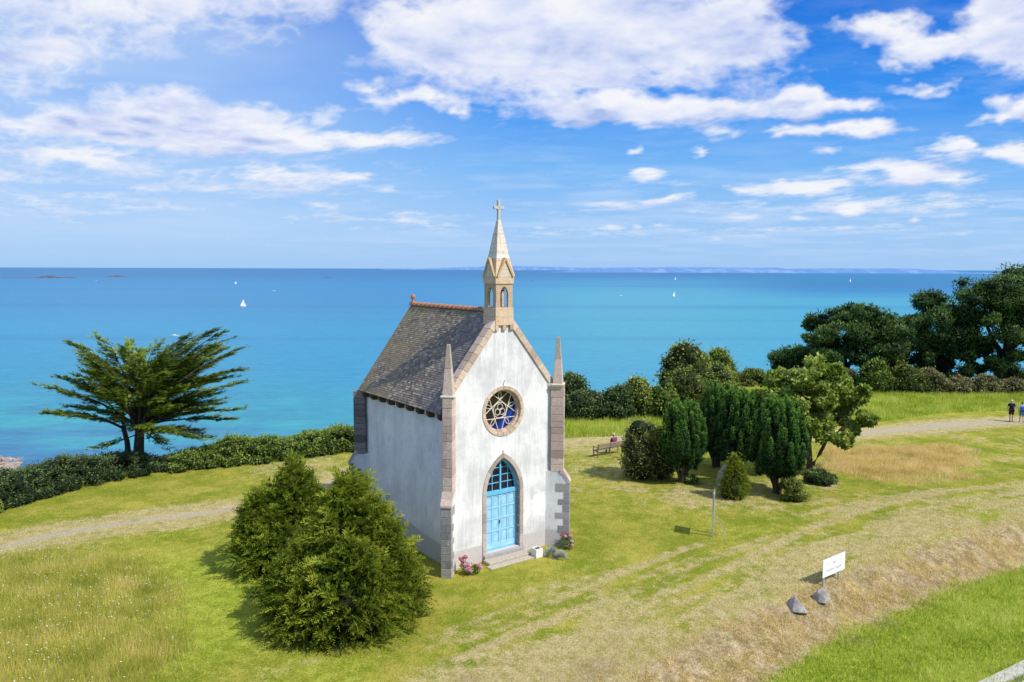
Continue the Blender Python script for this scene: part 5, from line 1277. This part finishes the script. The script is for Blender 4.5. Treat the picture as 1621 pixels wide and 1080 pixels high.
shrub(-9, 812, 786, 30, 'small pale green bush in front of the dark hedge at the left edge', F['lightgreen'], 204, leaf=.08, n=200)

# ------------------------------------------------------------------ things around the chapel
def cl2w(u, v): p = CHAPEL_O+CB*u+CA*v; return float(p[0]), float(p[1])
def flower_ball(c, r, n, size, rng):
    d = unit(rng.normal(size=(n, 3))); C = np.array(c)+d*r*[1, 1, .75]
    A = unit(np.cross(d, rng.normal(size=(n, 3)))); S = unit(np.cross(A, d)); s_ = size*(.7+.6*rng.random(n))[:, None]
    return np.stack([C-A*s_, C+S*s_, C+A*s_, C-S*s_], 1), rng.random(n)
PINK = foliage_mat('pink_petals', (.50, .14, .24), (.72, .30, .42), (.85, .52, .60), .15, 4)
REDP = foliage_mat('red_petals', (.30, .05, .07), (.48, .10, .13), (.60, .22, .22), .15, 4)
def flower_plant(name, label, px, py, heads, leafc, mleaf, petal, seed, leaf=.09):
    g = G(px, py); rng = np.random.default_rng(seed); e = empty(name, (g[0], g[1], gz(g[0], g[1]))); tag(e, label, 'flowering plant')
    cen = np.array([c[:3] for c in leafc]); rad = np.array([[c[3]]*3 for c in leafc])
    fol(e, 'leaves', [clump_leaves(rng, cen, rad, 90, leaf, up=.4, shell=.3, wr=.6)], mleaf)
    tb_ = MB(); byc = {}
    for (x, y, z, r, k) in heads:
        byc.setdefault(len(byc), (k, flower_ball((x, y, z), r, int(70+r*500), .022, rng))); tb_.tube([(x*.3, y*.3, 0), (x, y, z)], .008, 4)
    tb_.build('stem', BARK, e)
    for k, L_ in byc.values(): nmesh('flower_head', L_[0], 4, petal[k], e, L_[1])
flower_plant('hydrangea', 'pink hydrangea by the left hand buttress', 741, 910, [(-.28, .1, .62, .11, 1), (-.12, .08, .70, .10, 1), (-.14, 0, .42, .13, 0), (-.02, -.12, .28, .14, 0), (.1, -.08, .22, .12, 0), (.05, 0, .40, .11, 0), (.42, .1, .36, .11, 0), (.5, .02, .28, .10, 0), (-.22, .02, .55, .09, 1)],
             [(-.05, 0, .15, .22), (.2, .05, .18, .18), (.3, .1, .14, .16), (-.15, .1, .3, .16)], F['flowerleaf'], [PINK, REDP], 301)
flower_plant('flowering_bush', 'pink flowered bush by the right hand buttress', 899, 870, [(-.1, .1, .55, .10, 0), (.1, .05, .60, .11, 0), (.15, 0, .38, .10, 0), (.0, .15, .66, .08, 1), (-.28, .1, .62, .08, 1), (.16, 0, .2, .09, 0)],
             [(-.1, .1, .3, .28), (.05, .1, .45, .2), (.0, 0, .2, .25)], F['flowerleaf'], [PINK, REDP], 302)
def silver(px, py, r, h, label, seed):
    g = G(px, py); rng = np.random.default_rng(seed); e = empty('silver_bush', (g[0], g[1], gz(g[0], g[1]))); tag(e, label, 'shrub', 'silver bushes beside the chapel door')
    n = 240; th = rng.random(n)*2*PI; ph = rng.random(n)*.5*PI; d = np.stack([np.cos(th)*np.cos(ph), np.sin(th)*np.cos(ph), np.sin(ph)], -1)
    B = d*[r*.35, r*.35, h*.35]; fol(e, 'foliage', [sprays(rng, B, d*[r, r, h], (r+h)/2*rng.uniform(.55, .8, n), k=14, leaf=.22, w=.3, droop=.1)], F['grey'])
silver(873, 880, .42, .42, 'silver grey bush next to the white box', 311)
silver(888, 884, .36, .34, 'silver grey bush nearest the pink flowered one', 312)
# white planter box
g = G(850, 881); e = empty('planter_box', (g[0], g[1], gz(g[0], g[1])), TH); tag(e, 'small white stone planter box right of the chapel steps', 'planter')
mb = MB(); mb.plate([(-.18, -.18), (.18, -.18), (.18, .18), (-.18, .18)], [[(-.14, -.14), (.14, -.14), (.14, .14), (-.14, .14)]], -.36, -.04, Matrix.Rotation(PI/2, 4, 'X') @ Matrix.Identity(4))
bb = MB()
for (a, b, c_, d_) in [(-.18, .18, -.18, -.14), (-.18, .18, .14, .18), (-.18, -.14, -.14, .14), (.14, .18, -.14, .14)]: bb.box(a, b, c_, d_, .0, .38)
bb.build('box', plain('white_paint', (.78, .76, .73), .8, .08), e); MB().box(-.139, .139, -.139, .139, .02, .33).build('soil', plain('soil', (.10, .07, .05), .95, .3), e)

# rocks
def GT(px, py):
    z = 0.
    for _ in range(8): g = G(px, py, z); z = .5*z+.5*gz(g[0], g[1])
    return g
def boulder(px, py, dims, label, seed, tilt=0, peaks=None):
    g = GT(px, py); rng = np.random.default_rng(seed); bm = bmesh.new()
    P = peaks or [tuple(unit(rng.normal(size=3))*np.array(dims)*.5) for _ in range(16)]
    for p in P: bm.verts.new(p)
    r_ = bmesh.ops.convex_hull(bm, input=bm.verts); bmesh.ops.delete(bm, geom=[v for v in bm.verts if not v.link_faces], context='VERTS')
    bmesh.ops.bevel(bm, geom=list(bm.edges), offset=.018, segments=1, affect='EDGES')
    bmesh.ops.triangulate(bm, faces=bm.faces); bmesh.ops.subdivide_edges(bm, edges=bm.edges, cuts=3, use_grid_fill=True)
    for v in bm.verts:
        n = fbm(np.array([v.co.x*1.+v.co.z]), np.array([v.co.y+v.co.z*.7]), 5, seed)[0]-.5; v.co += v.co.normalized()*n*.05
    me = bpy.data.meshes.new('boulder'); bm.to_mesh(me); bm.free()
    o = link('boulder', me, ROCK2); o.location = (g[0], g[1], gz(g[0], g[1])); tag(o, label, 'boulder'); return o
t = mat('grey_boulder'); n1 = t.noise(t.obj, 4, 6, .7); n2 = t.noise(t.obj, 22, 4, .7)
c = t.ramp(n1, [(.3, (.24, .215, .20)), (.5, (.38, .345, .32)), (.7, (.54, .49, .45))]); c = t.mix(t.map(n2, .55, .7, 0, .7), c, (.55, .52, .48)); c = t.mix(t.map(n2, .4, .3, 0, .7), c, (.06, .06, .06))
t.put(t.p.inputs['Base Color'], c); t.p.inputs['Roughness'].default_value = .9; t.put(t.p.inputs['Normal'], t.bump(t.math('ADD', n1, n2), .8, .04)); ROCK2 = t.m
boulder(1261, 965, None, 'grey pointed boulder in front of the signboard, nearer the chapel', 5, peaks=[(-.40, 0, -.1), (-.36, .2, .15), (-.05, -.02, .52), (-.12, .15, .46), (.40, -.2, -.08), (.22, -.22, .08), (.0, -.30, .0), (-.25, -.22, .0), (.3, .25, -.1), (-.3, .3, -.1)])
boulder(1300, 950, None, 'grey rounded boulder at the foot of the signboard posts', 6, peaks=[(-.34, -.05, -.05), (-.28, .05, .25), (-.2, -.1, .38), (.0, .0, .50), (.14, -.1, .44), (.33, 0, .22), (.32, -.1, .0), (.1, -.25, -.05), (-.12, -.24, .0), (.25, .25, -.05), (-.2, .28, -.05), (.02, -.22, .22)])

# signboard
METAL = plain('galvanised_steel', (.52, .54, .57), .45, .08, 6, metal=.4); WHITEP = plain('white_sign_paint', (.90, .90, .88), .5, .02)
INK = plain('faded_sign_lettering', (.42, .46, .50), .8, .2, 20)
pA, pB = GT(1303, 928), GT(1327, 917); a_ = math.atan2(pB[1]-pA[1], pB[0]-pA[0]); wS = float(np.hypot(*(pB-pA)[:2]))
zA = gz(pA[0], pA[1])+.02; e = empty('signboard', (pA[0], pA[1], zA), a_); tag(e, 'white signboard with faded lettering on two metal posts', 'sign')
zl = HT(912, pA[1])-zA; zt = HT(884, pA[1])-zA
for x in (0, wS): MB().box(x-.035, x+.035, -.03, .03, -.25, zt-.1).build('post', METAL, e, bevel=.006)
pan = MB().box(-.16, wS+.34, -.062, -.034, zl, zt).build('panel', WHITEP, e, bevel=.004)
def text(body, size, x, z, m, parent, y=-.0645):
    cu = bpy.data.curves.new('lettering', 'FONT'); cu.body = body; cu.size = size; cu.align_x = 'CENTER'; cu.align_y = 'CENTER'; cu.extrude = .001
    o = bpy.data.objects.new('lettering', cu); COL.objects.link(o); dg = bpy.context.evaluated_depsgraph_get(); me = bpy.data.meshes.new_from_object(o.evaluated_get(dg)); bpy.data.objects.remove(o)
    me.materials.clear(); o = link('lettering', me, m, parent); o.location = (x, y, z); o.rotation_euler = (PI/2, 0, 0); return o
mx = (wS+.18)/2; zc = (zl+zt)/2
text('Site', .17, mx, zc+.12, INK, pan); text('entretenu', .145, mx-.28, zc-.12, INK, pan); text('chapelle', .145, mx+.30, zc-.12, INK, pan)
for s_ in (-1, 1): MB().box(mx+s_*.5-.17, mx+s_*.5+.17, -.0655, -.063, zc+.115, zc+.128).build('rule', INK, pan)

# information panel on a braced post, seen edge-on
pP = G(1128, 850); zP = gz(pP[0], pP[1]); az_ = math.atan2(.257, .966); e = empty('notice_board', (pP[0], pP[1], zP), -math.atan2(pP[0], pP[1]))
tag(e, 'edge on notice board on a braced metal post in the grass', 'sign')
for y in (-.0, .46): MB().box(-.035, .035, y-.035, y+.035, -.2, 1.0 if y else 2.06).build('post', METAL, e, bevel=.005)
MB().box(.036, .05, -.32, .62, 1.22, 2.05).build('panel', WHITEP, e, bevel=.003)
MB().tube([(.04, 0, 1.12), (.62, .12, .02)], .018, 6).build('brace', METAL, e)

# stone monument with iron cross, mostly behind the small bush
gM = G(1149, 776); e = empty('stone_monument', (gM[0], gM[1], gz(gM[0], gM[1]))); tag(e, 'rough grey stone monument with an iron cross, behind the small yellow green bush', 'monument')
rng = np.random.default_rng(4); bm = bmesh.new()
for z, r in ((-.1, .55), (.3, .52), (.8, .44), (1.2, .2)):
    for k in range(7): a = k*.9+z; bm.verts.new((r*math.cos(a)*rng.uniform(.85, 1.1), r*math.sin(a)*rng.uniform(.8, 1.1), z+rng.uniform(-.06, .06)))
bmesh.ops.convex_hull(bm, input=bm.verts); bmesh.ops.delete(bm, geom=[v for v in bm.verts if not v.link_faces], context='VERTS')
me = bpy.data.meshes.new('base'); bm.to_mesh(me); bm.free(); link('base', me, stone_mat('monument_stone', (.40, .38, .36), (.55, .52, .49), .3), e)
mb = MB(); mb.tube([(0, 0, 1.1), (0, 0, 2.3)], .014, 8); mb.tube([(-.16, 0, 2.06), (.16, 0, 2.06)], .013, 8); mb.build('cross', plain('painted_iron', (.06, .08, .08), .5, .2), e)

# bench
b0, b1 = G(946, 728), G(985, 721); ab = math.atan2(b1[1]-b0[1], b1[0]-b0[0]); BL = 2.2
WOOD = plain('weathered_bench_wood', (.20, .15, .12), .8, .3, 9); WOOD2 = plain('sunlit_bench_slats', (.33, .26, .20), .8, .25, 9)  # slats use a lighter wood, sunlight put into their colour
e = empty('park_bench', (b0[0], b0[1], gz(b0[0], b0[1])+.0), ab); tag(e, 'weathered wooden bench facing the sea left of the broom bush', 'bench')
for x in (.05, BL/2, BL-.05):
    MB().prism([(.0, 0), (.06, 0), (.09, .44), (.0, .86), (-.05, .86), (.02, .44)], x-.03, x+.03, axis='x').build('leg', WOOD, e, bevel=.004)
    MB().box(x-.03, x+.03, .42, .48, 0, .43).build('leg', WOOD, e, bevel=.004)
    MB().box(x-.029, x+.029, .06, .50, .37, .42).build('seat_frame', WOOD, e)
for x in (.05, BL-.05): MB().box(x-.035, x+.035, .02, .52, .62, .66).build('armrest', WOOD, e, bevel=.005); MB().box(x-.028, x+.028, .44, .49, .431, .619).build('arm_post', WOOD, e)
mb = MB()
for y in (.08, .19, .30, .41): mb.box(0, BL, y, y+.085, .425, .455)
mb.build('seat', WOOD2, e, bevel=.004)
mb = MB()
for z, y in ((.52, .045), (.64, .01), (.76, -.02)): mb.prism([(y, z), (y+.03, z+.01), (y+.005, z+.10), (y-.025, z+.09)], 0, BL, axis='x')
mb.build('backrest', WOOD2, e, bevel=.004)

# ------------------------------------------------------------------ people
def skin(name, chains, m, parent, sub=1, root=0):
    """chains: list of lists of (point, radius); identical points weld together"""
    bm = bmesh.new(); lay = bm.verts.layers.skin.verify(); seen = {}
    def gv(p, r):
        k = tuple(round(c, 4) for c in p)
        if k not in seen:
            v = bm.verts.new(p); rr = r if hasattr(r, '__len__') else (r, r); v[lay].radius = rr; seen[k] = v
        return seen[k]
    for ch_ in chains:
        vs = [gv(p, r) for p, r in ch_]
        for a, b in zip(vs[:-1], vs[1:]):
            if a is not b and bm.edges.get((a, b)) is None: bm.edges.new((a, b))
    for i, v in enumerate(bm.verts): v[lay].use_root = (i == root)
    me = bpy.data.meshes.new(name); bm.to_mesh(me); bm.free(); o = link(name, me, m, parent)
    o.modifiers.new('skin', 'SKIN').use_smooth_shade = True; s_ = o.modifiers.new('sub', 'SUBSURF'); s_.levels = sub; s_.render_levels = sub; return o
SKIN = plain('skin', (.52, .32, .23), .6, .08)
def hand(w, d, fl):
    """palm and fingers from wrist w along direction d; fl = palm side vector"""
    w = Vector(w); d = Vector(d).normalized(); fl = Vector(fl).normalized(); n = d.cross(fl).normalized(); ch_ = []
    palm = w+d*.05
    ch_.append([(tuple(w), (.024, .018)), (tuple(palm), (.036, .016))])
    for k, (o, l) in enumerate([(-.028, .066), (-.009, .078), (.010, .073), (.028, .056)]):
        b = palm+d*.035+fl*o; m1 = b+d*l*.5+n*.008; t1 = b+d*l*.92+n*.028
        ch_.append([(tuple(palm), (.036, .016)), (tuple(b), .0095), (tuple(m1), .0085), (tuple(t1), .007)])
    th = w+d*.022-fl*.028; ch_.append([(tuple(w), (.024, .018)), (tuple(th), .012), (tuple(th+d*.035-fl*.022+n*.008), .0095), (tuple(th+d*.062-fl*.026+n*.018), .008)])
    return ch_
def head(c, par, hair, hair_long=False, bald=False, face=1):
    """head pointing +y; c = centre"""
    x, y, z = c; bm = bmesh.new(); bmesh.ops.create_uvsphere(bm, u_segments=20, v_segments=14, radius=1)
    for v in bm.verts:
        p = v.co.copy(); w = 1-.20*max(0, -p.z)**1.5; v.co = Vector((p.x*.075*w, p.y*.093*(1-.08*max(0, -p.z)), p.z*.118))
        if p.y > .6: v.co.y -= .006*(p.y)
        if p.y > .9 and abs(p.x) < .25 and -.35 < p.z < .12: v.co.y += .020
        if p.y > .75 and .1 < abs(p.x) < .5 and .0 < p.z < .25: v.co.y -= .006
        if p.y > .8 and abs(p.x) < .3 and -.65 < p.z < -.45: v.co.y += .004
    return bm
def person(loc, rz, label, mats, pose='walk', stride=.32, extras=None, lean=.03, hmul=1.0, ph=1):
    e = empty('person', loc, rz); e.scale = (hmul,)*3; tag(e, label, 'person')
    S = lambda x, y, z: (x, y, z)
    if pose == 'walk':
        pel, wai, che, nec = S(0, 0, .93), S(0, .01, 1.10), S(0, .02, 1.32), S(0, .03, 1.49)
        hipL, hipR = S(-.095, 0, .90), S(.095, 0, .90)
        kL = S(-.10, ph*stride*.42+.04, .50); kR = S(.10, -ph*stride*.28+.05, .50)
        aL = S(-.10, ph*stride, .09); aR = S(.10, -ph*stride*.95, .15)
        tL = S(-.115, ph*stride+.17, .04); tR = S(.115, -ph*stride*.95+.14, .05)
        shL, shR = S(-.18, .02, 1.41), S(.18, .02, 1.41)
        elL, elR = S(-.25, -ph*.10, 1.14), S(.25, ph*.08, 1.14); wrL, wrR = S(-.25, -ph*.06, .89), S(.25, ph*.26, .92)
        hc = (0, .06, 1.645)
    else:
        pel, wai, che, nec = S(0, 0, .12), S(0, -.03, .30), S(0, -.05, .50), S(0, -.04, .66)
        hipL, hipR = S(-.09, .03, .10), S(.09, .03, .10); kL, kR = S(-.13, .46, .10), S(.13, .46, .10)
        aL, aR = S(-.13, .50, -.35), S(.13, .52, -.35); tL, tR = S(-.14, .66, -.40), S(.14, .68, -.40)
        shL, shR = S(-.18, -.04, .59), S(.18, -.04, .59); elL, elR = S(-.25, .04, .34), S(.25, .04, .34); wrL, wrR = S(-.14, .24, .20), S(.14, .25, .20)
        hc = (0, -.01, .82)
    def mid(a, b, t=.5): return tuple(a[i]*(1-t)+b[i]*t for i in range(3))
    chains = [[(pel, (.125, .10)), (wai, (.11, .09)), (che, (.125, .095)), (nec, .052), ((hc[0], hc[1]-.015, hc[2]-.07), .055)],
              ]
    for sh, el, wr, h_, k_, a_2, t_ in ((shL, elL, wrL, hipL, kL, aL, tL), (shR, elR, wrR, hipR, kR, aR, tR)):
        chains += [[(che, (.125, .095)), (sh, .056), (mid(sh, el), .046), (el, .038), (mid(el, wr), .034), (wr, (.024, .018))],
                   [(pel, (.125, .10)), (h_, .092), (mid(h_, k_), .076), (k_, .054), (mid(k_, a_2, .4), .052), (a_2, .036), (t_, .034)]]
        d = (Vector(wr)-Vector(el)).normalized(); fl = Vector((0, 1, 0)) if pose == 'walk' else Vector((1 if wr[0] < 0 else -1, .2, 0)).normalized()
        chains += hand(wr, d, -fl if pose == 'walk' else fl)
    skin('body', chains, SKIN, e)
    bm = head(hc, e, None); me = bpy.data.meshes.new('head'); bm.to_mesh(me)
    for p in me.polygons: p.use_smooth = True
    o = link('head', me, SKIN, e); o.location = hc; o.rotation_euler = (-.08, 0, 0)
    for s_ in (-1, 1):
        mb = MB(); mb.lathe([(.002, -.008), (.010, -.004), (.011, .004), (.002, .008)], n=8); q = mb.build('eye', plain('eye', (.06, .05, .05), .3, 0) if s_ < 0 else bpy.data.materials['eye'], o, smooth=True); q.location = (s_*.030, .078, .012); q.rotation_euler = (PI/2, 0, 0)
        mb = MB(); mb.lathe([(.004, -.03), (.014, -.018), (.018, .005), (.012, .026), (.003, .03)], n=8); q = mb.build('ear', SKIN, o, smooth=True); q.scale = (.5, 1, 1); q.location = (s_*.076, -.005, 0)
    mb = MB().box(-.022, .022, -.003, .003, -.004, .004); q = mb.build('mouth', bpy.data.materials.get('lips') or plain('lips', (.38, .14, .12), .5, .05), o, bevel=.002); q.location = (0, .083, -.058)
    # hair cap
    bm2 = bm.copy(); bm.free(); dele = [v for v in bm2.verts if (v.co.y > .045 and v.co.z < .058) or v.co.z < (-.02 if not mats.get('long') else -.085)]
    bmesh.ops.delete(bm2, geom=dele, context='VERTS')
    for v in bm2.verts: v.co = v.co*1.11+Vector((0, -.004, .003))
    me = bpy.data.meshes.new('hair'); bm2.to_mesh(me); bm2.free()
    for p in me.polygons: p.use_smooth = True
    q = link('hair', me, mats['hair'], o); so_ = q.modifiers.new('s', 'SOLIDIFY'); so_.thickness = .012
    # clothes
    top = [[(tuple(Vector(pel)+Vector((0, 0, .0 if pose == 'walk' else .02))), (.185, .165)), (wai, (.17, .155)), (che, (.19, .165)), (mid(che, nec, .85), .095)]]
    for sh, el in ((shL, elL), (shR, elR)): top.append([(che, (.19, .165)), (sh, .088), (mid(sh, el, .7), .072)])
    skin('shirt', top, mats['top'], e)
    sho = []
    for h_, k_ in ((hipL, kL), (hipR, kR)): sho.append([(tuple(Vector(pel)-Vector((0, 0, .03 if pose == 'walk' else 0))), (.18, .15)), (h_, .125), (mid(h_, k_, .5), .112), (mid(h_, k_, mats.get('leg', .9)), .088)])
    skin('shorts' if mats.get('leg', .9) < 1 else 'trousers', sho, mats['bottom'], e)
    for a_2, t_ in ((aL, tL), (aR, tR)): skin('shoe', [[(tuple(Vector(a_2)+Vector((0, -.03, -.01))), .048), (tuple(Vector(t_)-Vector((0, .06, 0))), (.048, .036)), (t_, (.042, .028))]], mats['shoe'], e)
    return e
NAVY = plain('navy_cloth', (.012, .014, .035), .85, .2, 20); BLACKC = plain('black_cloth', (.012, .012, .014), .85, .2, 20); SHOE = plain('dark_shoe', (.03, .028, .028), .6, .2)
WHITEHAIR = plain('white_hair', (.72, .68, .60), .8, .12, 30); DARKHAIR = plain('dark_hair', (.04, .03, .025), .7, .2, 30); BLOND = plain('pale_hair', (.70, .60, .44), .8, .12, 30)
BLUEC = plain('pale_blue_cloth', (.50, .62, .78), .85, .1, 20); JEAN = plain('blue_shorts_cloth', (.10, .24, .42), .85, .15, 20); PURP = plain('plum_cloth', (.22, .05, .13), .85, .15, 20)
PACK = plain('blue_backpack_cloth', (.03, .10, .36), .7, .15, 20); LAV = plain('lavender_cloth', (.50, .45, .60), .85, .1, 20)
def at_ground(px, py): g = G(px, py); return (float(g[0]), float(g[1]), gz(g[0], g[1])-.005)
l1 = at_ground(1600, 670); person(l1, -.5, 'person in navy shirt and dark shorts with pale hair walking on the path', {'hair': WHITEHAIR, 'top': NAVY, 'bottom': BLACKC, 'shoe': SHOE, 'leg': .93}, ph=-1, stride=.27)
l2 = at_ground(1616.5, 671.5); person(l2, -.5, 'person with dark hair, blue shorts and a blue backpack at the right edge', {'hair': DARKHAIR, 'top': BLUEC, 'bottom': JEAN, 'shoe': SHOE, 'leg': .95}, ph=1, stride=.22, hmul=.93)
bp = empty('backpack', l2, -.5); bp.scale = (.93,)*3; tag(bp, 'blue backpack worn by the person at the right edge', 'backpack')
mb = MB().prism([(-.14, 1.0), (-.30, 1.03), (-.33, 1.2), (-.27, 1.40), (-.14, 1.44)], -.14, .14, axis='x'); o = mb.build('bag', PACK, bp, bevel=.04)
MB().prism([(-.305, 1.05), (-.36, 1.07), (-.36, 1.18), (-.30, 1.21)], -.10, .10, axis='x').build('pocket', PACK, bp, bevel=.015)
for s_ in (-1, 1): MB().tube([(s_*.10, -.15, 1.42), (s_*.11, .0, 1.47), (s_*.11, .14, 1.38), (s_*.12, .14, 1.2), (s_*.12, -.02, 1.08), (s_*.11, -.14, 1.05)], .014, 6).build('strap', PACK, bp)
# seated person: hips at 72 % of the bench, facing the sea
ca, sa = math.cos(ab), math.sin(ab); bx_ = BL*.70; by_ = .22
person((float(b0[0]+ca*bx_-sa*by_), float(b0[1]+sa*bx_+ca*by_), gz(b0[0], b0[1])+.455), ab, 'person in a plum top with pale hair sitting on the wooden bench, seen from behind', {'hair': BLOND, 'top': PURP, 'bottom': LAV, 'shoe': SHOE, 'leg': 1.0}, pose='sit')

# ------------------------------------------------------------------ road corner
def road():
    E0, E1 = G(1557, 1080, VZ)[:2], G(1621, 1049, VZ)[:2]; d = (E1-E0)/np.linalg.norm(E1-E0); n = np.array([d[1], -d[0]])
    if n[1] > 0: n = -n
    def strip(name, label, o0, o1, z, m, th=None, catg='road'):
        a, b = E0-d*40, E0+d*60; vs = []
        for p in (a, b):
            for o in (o0, o1): q = p+n*o; vs.append((q[0], q[1], z))
        mb = MB()
        if th is None: mb.add(vs, [(0, 1, 3, 2)])
        else:
            vs2 = vs+[(x, y, z-th) for x, y, z in vs]; mb.add(vs2, [(0, 1, 3, 2), (4, 6, 7, 5), (0, 2, 6, 4), (1, 5, 7, 3), (0, 4, 5, 1), (2, 3, 7, 6)])
        o = mb.build(name, m, fix=True); tag(o, label, catg, kind='structure')
    strip('pavement', 'narrow pale concrete edge of the road', 0, .42, VZ+.10, plain('pale_concrete', (.50, .48, .44), .9, .12, 4, bump=.01), .4, 'pavement')
    strip('road', 'asphalt road at the lower right corner', .42, 9, VZ+.02, plain('asphalt', (.10, .11, .13), .85, .2, 6, bump=.01), .3)
    strip('road_marking', 'white painted edge line of the road', .62, .80, VZ+.026, plain('road_paint', (.80, .80, .78), .7, .06), None, 'road marking')
road()
